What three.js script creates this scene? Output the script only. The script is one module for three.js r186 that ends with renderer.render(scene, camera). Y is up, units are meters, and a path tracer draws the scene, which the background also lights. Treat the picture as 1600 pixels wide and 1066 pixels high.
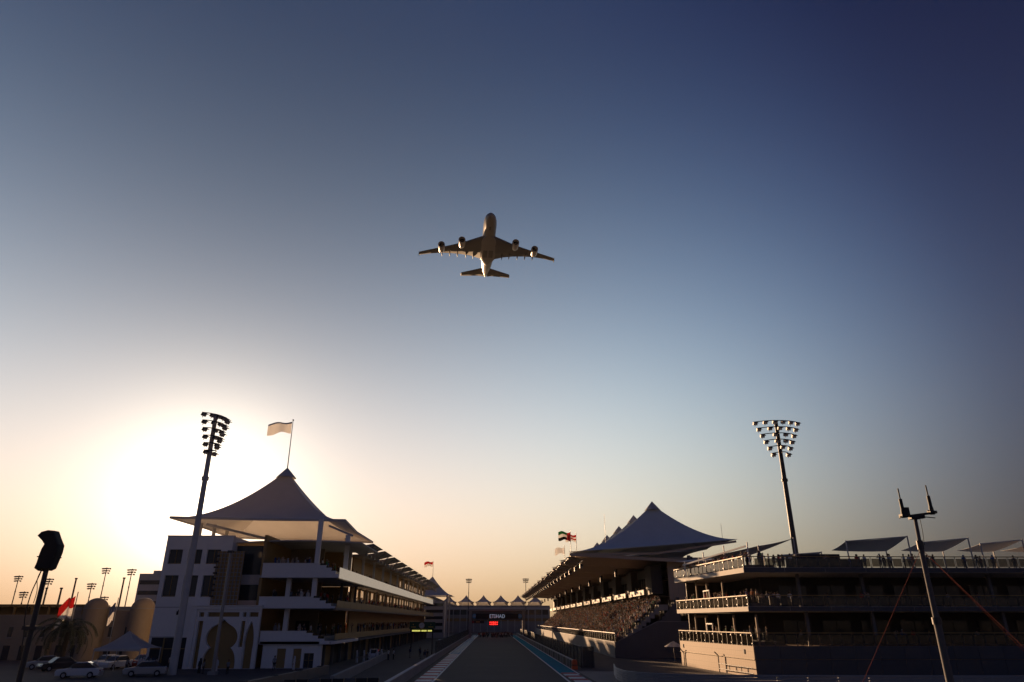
import * as THREE from 'three';
import { mergeGeometries } from 'three/addons/utils/BufferGeometryUtils.js';
import { MarchingCubes } from 'three/addons/objects/MarchingCubes.js';
import { FontLoader } from 'three/addons/loaders/FontLoader.js';
import { TextGeometry } from 'three/addons/geometries/TextGeometry.js';

// ---------------------------------------------------------------- camera, sky, sun, exposure
const scene = new THREE.Scene();
const RAD = Math.PI / 180;
const camera = new THREE.PerspectiveCamera(53.1, 1024 / 682, 0.5, 9000);
camera.position.set(0, 6.2, 0);
{
  const p = 22.3 * RAD, yaw = 1.54 * RAD;
  camera.lookAt(Math.sin(yaw) * Math.cos(p) * 100, 6.2 + Math.sin(p) * 100, -Math.cos(yaw) * Math.cos(p) * 100);
}
const renderer = new THREE.WebGLRenderer({ antialias: true });
renderer.setSize(1024, 682);
renderer.toneMapping = THREE.LinearToneMapping;
renderer.toneMappingExposure = 1.6;
renderer.shadowMap.enabled = true;

const SUN = new THREE.Vector3(-0.3804, 0.1418, -0.9139).normalize();
{
  // clear evening air: brightness and hue follow the height above the horizon and the angle from the sun
  const W = 1024, H = 512, data = new Float32Array(W * H * 4);
  const K = [[1.181, -3.817, -5.98, 4.277, -1.793, 3.466, -4.186, 2.311, -1.319],
    [0.777, -2.193, -7.979, 5.056, -1.735, 4.064, -4.59, 2.73, -1.534],
    [0.505, -1.368, -8.233, 4.992, -1.29, 2.747, -3.455, 3.528, -2.062]];
  const GLOW = [3.4, 2.9, 2.2];
  const soft = (v, lim, w) => v < lim ? v : lim + w * (1 - Math.exp(-(v - lim) / w));
  for (let j = 0; j < H; j++) {
    const el = ((j + 0.5) / H - 0.5) * Math.PI, e = soft(Math.max(0.02, el), 0.78, 0.1);
    for (let i = 0; i < W; i++) {
      const az = ((i + 0.5) / W - 0.5) * 2 * Math.PI;
      const x = Math.cos(el) * Math.cos(az), y = Math.sin(el), z = Math.cos(el) * Math.sin(az);
      const t0 = Math.acos(Math.min(1, x * SUN.x + y * SUN.y + z * SUN.z)), t = soft(t0, 1.03, 0.12);
      const back = 1 + 1.8 * Math.pow(Math.max(0, -Math.cos(t0)), 2);   // air scatters backwards as well as forwards
      const f = [1, e, e * e, e * e * e, t, t * t, t * t * t, e * t, Math.exp(-e / 0.1)], o = (j * W + i) * 4;
      for (let c = 0; c < 3; c++) data[o + c] = (Math.exp(K[c].reduce((q, k, n) => q + k * f[n], 0)) * back + GLOW[c] * Math.exp(-t0 / 0.058)) / 1.6;
      data[o + 3] = 1;
    }
  }
  const tex = new THREE.DataTexture(data, W, H, THREE.RGBAFormat, THREE.FloatType);
  tex.mapping = THREE.EquirectangularReflectionMapping;
  tex.magFilter = THREE.LinearFilter; tex.minFilter = THREE.LinearFilter;
  tex.needsUpdate = true;
  scene.background = tex;
  scene.environment = tex;
}
const sun = new THREE.DirectionalLight(new THREE.Color().setRGB(1.0, 0.62, 0.34), 5);
sun.position.copy(SUN).multiplyScalar(600);
sun.castShadow = true;
sun.shadow.mapSize.set(4096, 4096);
Object.assign(sun.shadow.camera, { left: -260, right: 260, top: 260, bottom: -260, near: 1, far: 1400 });
scene.add(sun, sun.target);
scene.fog = new THREE.FogExp2(new THREE.Color().setRGB(1.0, 0.86, 0.7), 0.00003);

// ---------------------------------------------------------------- helpers
let seed = 20231;
const rnd = () => { seed = (seed * 1664525 + 1013904223) >>> 0; return seed / 4294967296; };
const rr = (a, b) => a + (b - a) * rnd();
const pick = (a) => a[Math.floor(rnd() * a.length)];
const V = (x, y, z) => new THREE.Vector3(x, y, z);
const names = {};
function numbered(n) { const k = names[n] = (names[n] ?? -1) + 1; return k ? n + '_' + String(k).padStart(3, '0') : n; }

// noise textures: grain and patches of the matter, in metres
function hash(x, y, s) { let h = (x * 374761393 + y * 668265263 + s * 1442695041) | 0; h = Math.imul(h ^ (h >>> 13), 1274126177); return ((h ^ (h >>> 16)) >>> 0) / 4294967296; }
function vnoise(x, y, per, s) {
  const xi = Math.floor(x), yi = Math.floor(y), fx = x - xi, fy = y - yi, u = fx * fx * (3 - 2 * fx), v = fy * fy * (3 - 2 * fy), m = (a) => ((a % per) + per) % per;
  const a = hash(m(xi), m(yi), s), b = hash(m(xi + 1), m(yi), s), c = hash(m(xi), m(yi + 1), s), d = hash(m(xi + 1), m(yi + 1), s);
  return a + (b - a) * u + (c - a) * v + (a - b - c + d) * u * v;
}
function grainTexture(metres, lo, octaves, s, extra) {
  const N = 512, d = new Uint8Array(N * N * 4);
  for (let j = 0; j < N; j++) for (let i = 0; i < N; i++) {
    let n = 0, w = 0;
    for (const [per, a] of octaves) { n += a * vnoise(i / N * per, j / N * per, per, s + per); w += a; }
    n /= w;
    let v = lo + (1 - lo) * n;
    if (extra) v *= extra(i / N * metres, j / N * metres);
    const o = (j * N + i) * 4; d[o] = d[o + 1] = d[o + 2] = Math.max(0, Math.min(255, v * 255)); d[o + 3] = 255;
  }
  const t = new THREE.DataTexture(d, N, N); t.colorSpace = THREE.NoColorSpace;
  t.wrapS = t.wrapT = THREE.RepeatWrapping; t.magFilter = THREE.LinearFilter; t.minFilter = THREE.LinearMipmapLinearFilter; t.generateMipmaps = true;
  t.repeat.set(1 / metres, 1 / metres); t.needsUpdate = true;
  return t;
}
const TX = {
  asphalt: grainTexture(24, 0.62, [[4, 1], [16, 0.8], [64, 0.5], [256, 0.9]], 3),
  concrete: grainTexture(9, 0.74, [[3, 1], [12, 0.7], [48, 0.5], [200, 0.5]], 7),
  paint: grainTexture(7, 0.86, [[3, 1], [20, 0.5], [120, 0.4]], 11),
  cloth: grainTexture(5, 0.88, [[3, 1], [10, 0.6], [250, 0.4]], 13),
  sand: grainTexture(60, 0.6, [[3, 1], [9, 0.8], [40, 0.6], [200, 0.6]], 17),
  cladding: grainTexture(6, 0.84, [[3, 1], [20, 0.6], [150, 0.6]], 19, (x, y) => {
    const jx = Math.abs(((x + 50) % 0.6) - 0.3) > 0.284 ? 0.6 : 1, jy = Math.abs(((y + 50) % 0.6) - 0.3) > 0.284 ? 0.6 : 1; return Math.min(jx, jy);
  }),
};
const M = {};
function mat(r, g, b, rough, o = {}) {
  const { tex, ...rest } = o;
  const m = new THREE.MeshPhysicalMaterial({ color: new THREE.Color().setRGB(r, g, b), roughness: rough, side: THREE.DoubleSide, ...rest });
  if (tex) m.map = TX[tex];
  return m;
}
M.asphalt = mat(0.1, 0.095, 0.095, 0.85, { specularIntensity: 0.25, tex: 'asphalt' });
M.pitAsphalt = mat(0.15, 0.135, 0.125, 0.88, { specularIntensity: 0.25, tex: 'asphalt' });
M.ground = mat(0.12, 0.1, 0.085, 0.95, { tex: 'sand' });
M.apron = mat(0.3, 0.27, 0.24, 0.9, { tex: 'concrete' });
M.whitePaint = mat(0.75, 0.75, 0.76, 0.6, { specularIntensity: 0.25, tex: 'concrete' });
M.redPaint = mat(0.42, 0.06, 0.07, 0.6, { specularIntensity: 0.25, tex: 'concrete' });
M.tealPaint = mat(0.0, 0.28, 0.38, 0.8, { specularIntensity: 0.05, tex: 'concrete' });
M.bluePaint = mat(0.04, 0.18, 0.33, 0.6, { specularIntensity: 0.25, tex: 'concrete' });
M.white = mat(0.86, 0.85, 0.83, 0.7, { tex: 'paint' });
M.offwhite = mat(0.62, 0.6, 0.57, 0.75, { tex: 'concrete' });
M.fascia = mat(0.62, 0.57, 0.5, 0.75, { tex: 'paint' });
M.shadeTonePanel = mat(0.09, 0.09, 0.1, 0.7, { tex: 'concrete' });  // shade put into the colour: dark version of the fascia and cladding
M.post = mat(0.16, 0.13, 0.1, 0.6, { tex: 'paint' });
M.concrete = mat(0.36, 0.34, 0.32, 0.9, { tex: 'concrete' });
M.darkConcrete = mat(0.16, 0.155, 0.16, 0.9, { tex: 'concrete' });
M.beige = mat(0.36, 0.29, 0.21, 0.85, { tex: 'concrete' });
M.cladding = mat(0.44, 0.31, 0.2, 0.7, { tex: 'cladding' });
M.bronze = mat(0.34, 0.22, 0.08, 0.55, { tex: 'paint' });
M.soffit = mat(0.5, 0.41, 0.32, 0.8, { tex: 'paint' });
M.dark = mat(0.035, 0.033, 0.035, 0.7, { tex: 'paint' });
M.black = mat(0.012, 0.012, 0.013, 0.6);
M.steel = mat(0.32, 0.32, 0.33, 0.45, { metalness: 0.6, tex: 'paint' });
M.galv = mat(0.42, 0.42, 0.43, 0.5, { metalness: 0.5, tex: 'paint' });
M.darkSteel = mat(0.06, 0.058, 0.06, 0.5, { metalness: 0.3, tex: 'paint' });
M.membrane = mat(0.78, 0.76, 0.73, 0.95, { tex: 'cloth', transmission: 0.5, thickness: 0 });
M.tentCloth = mat(0.72, 0.77, 0.78, 0.9, { tex: 'cloth', transmission: 0.12, thickness: 0 });
M.sail = mat(0.5, 0.5, 0.52, 0.9, { tex: 'cloth', transmission: 0.2, thickness: 0 });
M.glass = mat(0.05, 0.055, 0.06, 0.08, { metalness: 0 });
M.pane = mat(0.75, 0.78, 0.76, 0.03, { transmission: 0.9, thickness: 0 });
M.smokedPane = mat(0.09, 0.08, 0.065, 0.06, { transmission: 0.85, thickness: 0 });
M.clearPane = mat(0.42, 0.4, 0.36, 0.04, { transmission: 0.92, thickness: 0 });
M.frosted = mat(0.92, 0.9, 0.84, 0.95, { transmission: 0.95, thickness: 0 });
M.lampGlass = mat(0.8, 0.82, 0.85, 0.12);
M.banner = mat(0.78, 0.74, 0.7, 0.7, { tex: 'cloth' });
M.addedGlowBanner = mat(0.78, 0.74, 0.68, 0.7, { tex: 'cloth', emissive: new THREE.Color().setRGB(0.2, 0.165, 0.12) });  // glow added by emissive; the banner has no known light of its own
M.orange = mat(0.75, 0.13, 0.03, 0.5, { tex: 'paint' });
M.rope = mat(0.22, 0.03, 0.014, 0.95);
M.rubber = mat(0.015, 0.015, 0.016, 0.9);
M.mesh = mat(0.05, 0.05, 0.055, 0.9, { transparent: true, opacity: 0.62, tex: 'cloth' });
M.dullSteel = mat(0.12, 0.115, 0.115, 0.8, { tex: 'paint' });
M.tarpaulin = mat(0.03, 0.026, 0.024, 0.75, { tex: 'cloth' });

function ni(g) { return g.index ? g.toNonIndexed() : g; }
function metres(g) {                       // uv in metres from the face that each triangle shows
  const p = g.attributes.position, uv = new Float32Array(p.count * 2), a = V(), b = V(), c = V(), n = V();
  for (let i = 0; i < p.count; i += 3) {
    a.fromBufferAttribute(p, i); b.fromBufferAttribute(p, i + 1); c.fromBufferAttribute(p, i + 2);
    n.copy(b).sub(a).cross(c.clone().sub(a));
    const X = Math.abs(n.x), Y = Math.abs(n.y), Z = Math.abs(n.z);
    for (const [k, q] of [[0, a], [1, b], [2, c]]) {
      const o = (i + k) * 2;
      if (Y >= X && Y >= Z) { uv[o] = q.x; uv[o + 1] = q.z; } else if (X >= Z) { uv[o] = q.z; uv[o + 1] = q.y; } else { uv[o] = q.x; uv[o + 1] = q.y; }
    }
  }
  g.setAttribute('uv', new THREE.BufferAttribute(uv, 2));
  return g;
}
function clean(g) {
  g = ni(g); if (!g.attributes.normal) g.computeVertexNormals();
  for (const k of Object.keys(g.attributes)) if (!['position', 'normal', 'color'].includes(k)) g.deleteAttribute(k);
  return g;
}
const join = (list) => list.length === 1 ? clean(list[0]) : mergeGeometries(list.map(clean));
const bx = (x0, x1, y0, y1, z0, z1) => { const g = new THREE.BoxGeometry(Math.abs(x1 - x0), Math.abs(y1 - y0), Math.abs(z1 - z0)); g.translate((x0 + x1) / 2, (y0 + y1) / 2, (z0 + z1) / 2); return g; };
function rod(a, b, r0, r1 = r0, seg = 8) {
  const d = b.clone().sub(a), g = new THREE.CylinderGeometry(r1, r0, d.length(), seg);
  g.applyQuaternion(new THREE.Quaternion().setFromUnitVectors(V(0, 1, 0), d.clone().normalize())); g.translate((a.x + b.x) / 2, (a.y + b.y) / 2, (a.z + b.z) / 2); return g;
}
function bar(a, b, w, h) {                 // rectangular bar between two points, w across, h up
  const d = b.clone().sub(a), g = new THREE.BoxGeometry(w, h, d.length());
  const m = new THREE.Matrix4().lookAt(a, b, Math.abs(d.y) > 0.99 * d.length() ? V(1, 0, 0) : V(0, 1, 0)); g.applyMatrix4(m); g.translate((a.x + b.x) / 2, (a.y + b.y) / 2, (a.z + b.z) / 2); return g;
}
function prism(pts, y0, y1) {               // plan polygon [x,z] pulled up from y0 to y1
  const s = new THREE.Shape(pts.map(([x, z]) => new THREE.Vector2(x, -z))), g = new THREE.ExtrudeGeometry(s, { depth: y1 - y0, bevelEnabled: false });
  g.rotateX(-Math.PI / 2); g.translate(0, y0, 0); return g;
}
function slabXY(shape, z0, z1, segs = 12) { const g = new THREE.ExtrudeGeometry(shape, { depth: Math.abs(z1 - z0), bevelEnabled: false, curveSegments: segs }); g.translate(0, 0, Math.min(z0, z1)); return g; }
const polyShape = (pts) => new THREE.Shape(pts.map(([x, y]) => new THREE.Vector2(x, y)));
function sheet(fn, nu, nv, thick = 0.03) {  // surface fn(u,v) with a real thickness
  const P = [], q = (a, b, c, d) => P.push(...a, ...b, ...c, ...a, ...c, ...d), top = [], bot = [];
  for (let i = 0; i <= nu; i++) { top.push([]); bot.push([]); for (let j = 0; j <= nv; j++) { const v = fn(i / nu, j / nv); top[i].push([v.x, v.y, v.z]); bot[i].push([v.x, v.y - thick, v.z]); } }
  for (let i = 0; i < nu; i++) for (let j = 0; j < nv; j++) { q(top[i][j], top[i][j + 1], top[i + 1][j + 1], top[i + 1][j]); }
  const nTop = P.length;
  for (let i = 0; i < nu; i++) for (let j = 0; j < nv; j++) { q(bot[i][j], bot[i + 1][j], bot[i + 1][j + 1], bot[i][j + 1]); }
  for (let i = 0; i < nu; i++) { q(top[i][0], top[i + 1][0], bot[i + 1][0], bot[i][0]); q(top[i][nv], bot[i][nv], bot[i + 1][nv], top[i + 1][nv]); }
  for (let j = 0; j < nv; j++) { q(top[0][j], bot[0][j], bot[0][j + 1], top[0][j + 1]); q(top[nu][j], top[nu][j + 1], bot[nu][j + 1], bot[nu][j]); }
  const g = new THREE.BufferGeometry(); g.setAttribute('position', new THREE.Float32BufferAttribute(P, 3)); g.computeVertexNormals();
  // smooth normals over the two faces
  const acc = new Map(), pos = g.attributes.position, nor = g.attributes.normal, key = (i) => (i < nTop / 3 ? 't' : 'b') + pos.getX(i).toFixed(3) + ',' + pos.getY(i).toFixed(3) + ',' + pos.getZ(i).toFixed(3), lim = 2 * nTop / 3;
  for (let i = 0; i < lim; i++) { const k = key(i), v = acc.get(k) ?? V(); v.x += nor.getX(i); v.y += nor.getY(i); v.z += nor.getZ(i); acc.set(k, v); }
  for (let i = 0; i < lim; i++) { const v = acc.get(key(i)).clone().normalize(); nor.setXYZ(i, v.x, v.y, v.z); }
  return g;
}
function thing(name, label, category, group, pos) {
  const o = new THREE.Group(); o.name = numbered(name); o.userData = { label, category }; if (group) o.userData.group = group;
  if (pos) o.position.set(...pos);
  scene.add(o); return o;
}
function part(parent, name, geos, m, label) {
  const g = metres(join(Array.isArray(geos) ? geos : [geos]));
  const o = new THREE.Mesh(g, m); o.name = name; o.castShadow = o.receiveShadow = true; if (label) o.userData.label = label;
  parent.add(o); return o;
}
function single(name, label, category, geos, m, group) {
  const o = part(scene, numbered(name), geos, m); o.userData = { label, category }; if (group) o.userData.group = group; return o;
}
function struct(name, geos, m) { const o = part(scene, numbered(name), geos, m); o.userData = { kind: 'structure' }; return o; }
function sub(parent, name, geo, m, pos, ry = 0) {   // shares a prepared geometry
  const o = new THREE.Mesh(geo, m); o.name = name; o.castShadow = o.receiveShadow = true; if (pos) o.position.set(...pos); o.rotation.y = ry; parent.add(o); return o;
}
const prep = (geos) => metres(join(Array.isArray(geos) ? geos : [geos]));

// ---------------------------------------------------------------- ground, track, kerbs
struct('ground', bx(-420, 420, -1, 0, -1100, 60), M.ground);
struct('pit_lane', bx(-23.2, -10.4, 0.0, 0.006, -345, 20), M.pitAsphalt);
struct('race_track', bx(-6.5, 8.6, 0.0, 0.008, -425, 20), M.asphalt);
struct('runoff', bx(11.2, 22.2, 0.0, 0.005, -345, 20), M.pitAsphalt);
struct('concrete_apron', prism([[11.4, -100], [17.0, -100], [15.0, -84], [14, -40], [11.8, -40]], 0, 0.011), M.apron);
struct('paddock_yard', bx(-140, -24.6, 0.0, 0.005, -128, -40), M.pitAsphalt);
{
  const line = (name, x0, x1, z0, z1) => struct(name, bx(x0, x1, 0.009, 0.0135, z0, z1), M.whitePaint);
  line('track_edge_line', -6.62, -6.35, -345, 0); line('track_edge_line', 8.45, 8.7, -345, 0); line('track_edge_line', 10.9, 11.15, -345, -95);
  for (let k = 0; k < 7; k++) struct('grid_line', bx(k % 2 ? 3.2 : -3.6, k % 2 ? 5.6 : -1.2, 0.009, 0.0135, -268 - k * 8, -267.8 - k * 8), M.whitePaint);
  // left kerb: red and white blocks, then a blue run
  const L = thing('kerb', 'red and white striped kerb along the left edge of the track', 'kerb');
  const blk = prep(bx(-0.9, 0.9, 0, 0.05, -1.23, 1.23));
  for (let k = 0; k < 36; k++) sub(L, 'kerb_block', blk, k % 2 ? M.whitePaint : M.redPaint, [-7.55, 0.006, -62.5 - k * 2.5]);
  const LB = thing('kerb', 'blue painted kerb run on the left, farther up the track', 'kerb');
  part(LB, 'kerb_block', bx(-8.45, -6.65, 0, 0.045, -345, -152.6), M.bluePaint);
  part(LB, 'edge_line', bx(-8.75, -8.48, 0, 0.04, -345, -152.6), M.whitePaint);
  const R = thing('kerb', 'red and white striped kerb on the right below the teal strip', 'kerb');
  for (let k = 0; k < 14; k++) sub(R, 'kerb_block', blk, k % 2 ? M.whitePaint : M.redPaint, [9.82 + k * 0.05, 0.006, -96 + k * 2.5]);
  struct('teal_run_off_strip', bx(8.72, 10.88, 0.0, 0.03, -345, -97.4), M.tealPaint);
}

// ---------------------------------------------------------------- pit wall and barriers on the left
{
  const w = thing('pit_wall', 'low concrete pit wall with pale top edge beside the striped kerb', 'wall');
  for (let k = 0; k < 36; k++) { const z1 = -62 - k * 7.8; part(w, 'wall_segment', bx(-9.75, -9.4, 0, 1.0, z1 - 7.76, z1), M.concrete); part(w, 'coping', bx(-9.79, -9.36, 1.0, 1.07, z1 - 7.77, z1 - 0.01), M.offwhite); }
  const f = thing('debris_fence', 'dark debris fence standing on the pit wall', 'fence');
  for (let k = 0; k <= 54; k++) part(f, 'post', bx(-9.62, -9.53, 1.072, 3.0, -127 - k * 4 - 0.05, -127 - k * 4 + 0.05), M.darkSteel);
  for (let k = 0; k < 54; k++) part(f, 'mesh_panel', bx(-9.59, -9.57, 1.1, 2.95, -127 - k * 4 - 3.9, -127 - k * 4 - 0.1), M.mesh);
  const b = thing('barrier', 'beige concrete barrier at the pit entry in front of the terraces', 'barrier');
  const ax = (z) => -22.4 + (-(z) - 72.9) * 0.073;
  for (let k = 0; k < 9; k++) { const za = -58 - k * 4.2, zb = za - 4.14; part(b, 'barrier_block', bar(V(ax(za), 0.52, za), V(ax(zb), 0.52, zb), 0.5, 1.04), M.beige); }
  for (let k = 0; k < 5; k++) { const z = -62 - k * 7.6; part(b, 'tyre_strap', bar(V(ax(z), 1.075, z), V(ax(z) + 0.02, 1.075, z - 0.9), 0.56, 0.06), M.dark); }
  const c = thing('barrier', 'brown inner barrier with bright top edge dividing the pit lane', 'barrier');
  const cx = (z) => -16.6 - (-z - 85.3) * 0.046;
  for (let k = 0; k < 14; k++) { const za = -78 - k * 4, zb = za - 3.95; part(c, 'barrier_block', bar(V(cx(za), 0.5, za), V(cx(zb), 0.5, zb), 0.4, 1.0), M.concrete); }
  const pf = thing('fence', 'dark panel fence below the barrier in the pit entry', 'fence');
  for (let k = 0; k < 8; k++) { part(pf, 'panel', bx(-19.2 + k * 1.05, -18.2 + k * 1.05, 0.15, 1.15, -71.1 - 0.3 * k, -71.0 - 0.3 * k), k % 3 === 2 ? M.darkConcrete : M.dark); part(pf, 'post', bx(-18.19 + k * 1.05, -18.15 + k * 1.05, 0, 1.2, -71.1 - 0.3 * k, -71 - 0.3 * k), M.bronze); }
}

// ---------------------------------------------------------------- barrier, fence and block on the right
{
  const g = thing('guard_wall', 'low wall of dark panels with white top rail right of the track', 'barrier');
  for (let k = 0; k < 48; k++) { const z = -104.6 - k * 5; part(g, 'panel', bx(11.35, 11.55, 0, 0.95, z - 4.9, z), k % 2 ? M.darkConcrete : M.dark); part(g, 'panel_post', bx(11.32, 11.6, 0, 1.02, z - 5, z - 4.9), M.offwhite); }
  part(g, 'top_rail', bx(11.32, 11.58, 1.03, 1.13, -344, -104.6), M.offwhite);
  const o = thing('barrier_block', 'bright orange crash barrier block at the end of the right wall', 'barrier');
  part(o, 'body', slabXY(polyShape([[11.05, 0.02], [11.85, 0.02], [11.78, 1.1], [11.7, 1.22], [11.2, 1.22], [11.12, 1.1]]), -104.55, -103.7), M.orange);
  part(o, 'strap', bx(11.04, 11.86, 0.52, 0.6, -104.5, -103.66), M.darkSteel);
  const f = thing('debris_fence', 'tall dark debris fence between the right wall and the grandstand', 'fence');
  for (let k = 0; k <= 48; k++) { const z = -107 - k * 4.8; part(f, 'post', bx(12.72, 12.88, 0, 2.85, z - 0.08, z + 0.08), M.darkSteel); if (k < 48) part(f, 'mesh_panel', bx(12.79, 12.81, 0.05, 2.75, z - 4.7, z - 0.1), M.mesh); }
  part(f, 'top_cable', bx(12.75, 12.85, 2.78, 2.84, -337, -107), M.steel);
  part(f, 'gate_frame', [bx(12.95, 13.05, 0, 2.8, -106.95, -106.85), bx(14.5, 14.6, 0, 2.8, -106.95, -106.85), bx(13.05, 14.5, 2.7, 2.8, -106.95, -106.85)], M.darkSteel);
  part(f, 'gate_mesh', bx(13.06, 14.49, 0.05, 2.69, -106.92, -106.9), M.mesh);
  // curved steel guard rail in the right foreground
  const pts = [V(15.1, 0, -93), V(14.1, 0, -84), V(14.7, 0, -78.5), V(18.6, 0, -75), V(26, 0, -73.6), V(36, 0, -72.8), V(52, 0, -72), V(75, 0, -71)];
  const cv = new THREE.CatmullRomCurve3(pts), n = 40, a = thing('guard_rail', 'curved steel guard rail of five rails in the right foreground', 'guard rail');
  for (let r = 0; r < 5; r++) {
    const prof = [[0, -0.11], [0.04, -0.09], [0.04, -0.03], [-0.01, 0], [0.04, 0.03], [0.04, 0.09], [0, 0.11]];
    part(a, 'rail', sheetStrip(cv, n, prof, 0.2 + r * 0.25), M.galv);
  }
  for (let k = 0; k <= 26; k++) { const p = cv.getPointAt(k / 26), t = cv.getTangentAt(k / 26); part(a, 'post', bx(p.x + t.z * 0.1 - 0.05, p.x + t.z * 0.1 + 0.05, 0, 1.24, p.z - 0.16 - 0.05, p.z - 0.16 + 0.05), M.galv); }
}
function sheetStrip(cv, n, prof, y) {
  const P = [], q = (a, b, c, d) => P.push(...a, ...b, ...c, ...a, ...c, ...d), rows = [];
  for (let i = 0; i <= n; i++) { const p = cv.getPointAt(i / n), t = cv.getTangentAt(i / n); rows.push(prof.map(([o, h]) => [p.x + t.z * -o, y + h, p.z + t.x * o])); }
  for (let i = 0; i < n; i++) for (let j = 0; j < prof.length - 1; j++) q(rows[i][j], rows[i + 1][j], rows[i + 1][j + 1], rows[i][j + 1]);
  const g = new THREE.BufferGeometry(); g.setAttribute('position', new THREE.Float32BufferAttribute(P, 3)); g.computeVertexNormals(); return g;
}

// ---------------------------------------------------------------- tents
// a four-cornered membrane with a high peak: eave sags between the corners, ridges run down to the corners
function coneTent(x0, x1, z0, z1, eave, px, py, pz, n = 28, power = 1.9, cornerLift = [0, 0, 0, 0], front = 0.9) {
  // along each side of the square, from the peak down
  const side = (a, b, la, lb, inn) => sheet((u, v) => {
    const sag = 4 * u * (1 - u), ex = a[0] + (b[0] - a[0]) * u + inn[0] * sag, ez = a[1] + (b[1] - a[1]) * u + inn[1] * sag;
    const ey = eave + la + (lb - la) * u - 0 * sag, w = Math.pow(1 - v, power);
    return V(px + (ex - px) * v, ey + (py - ey) * w, pz + (ez - pz) * v);
  }, 16, n, 0.05);
  const [l0, l1, l2, l3] = cornerLift, k = 0.9;
  return [side([x0, z1], [x1, z1], l0, l1, [0, -k]), side([x1, z1], [x1, z0], l1, l2, [-k, 0]), side([x1, z0], [x0, z0], l2, l3, [0, k]), side([x0, z0], [x0, z1], l3, l0, [front, 0])];
}

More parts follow.
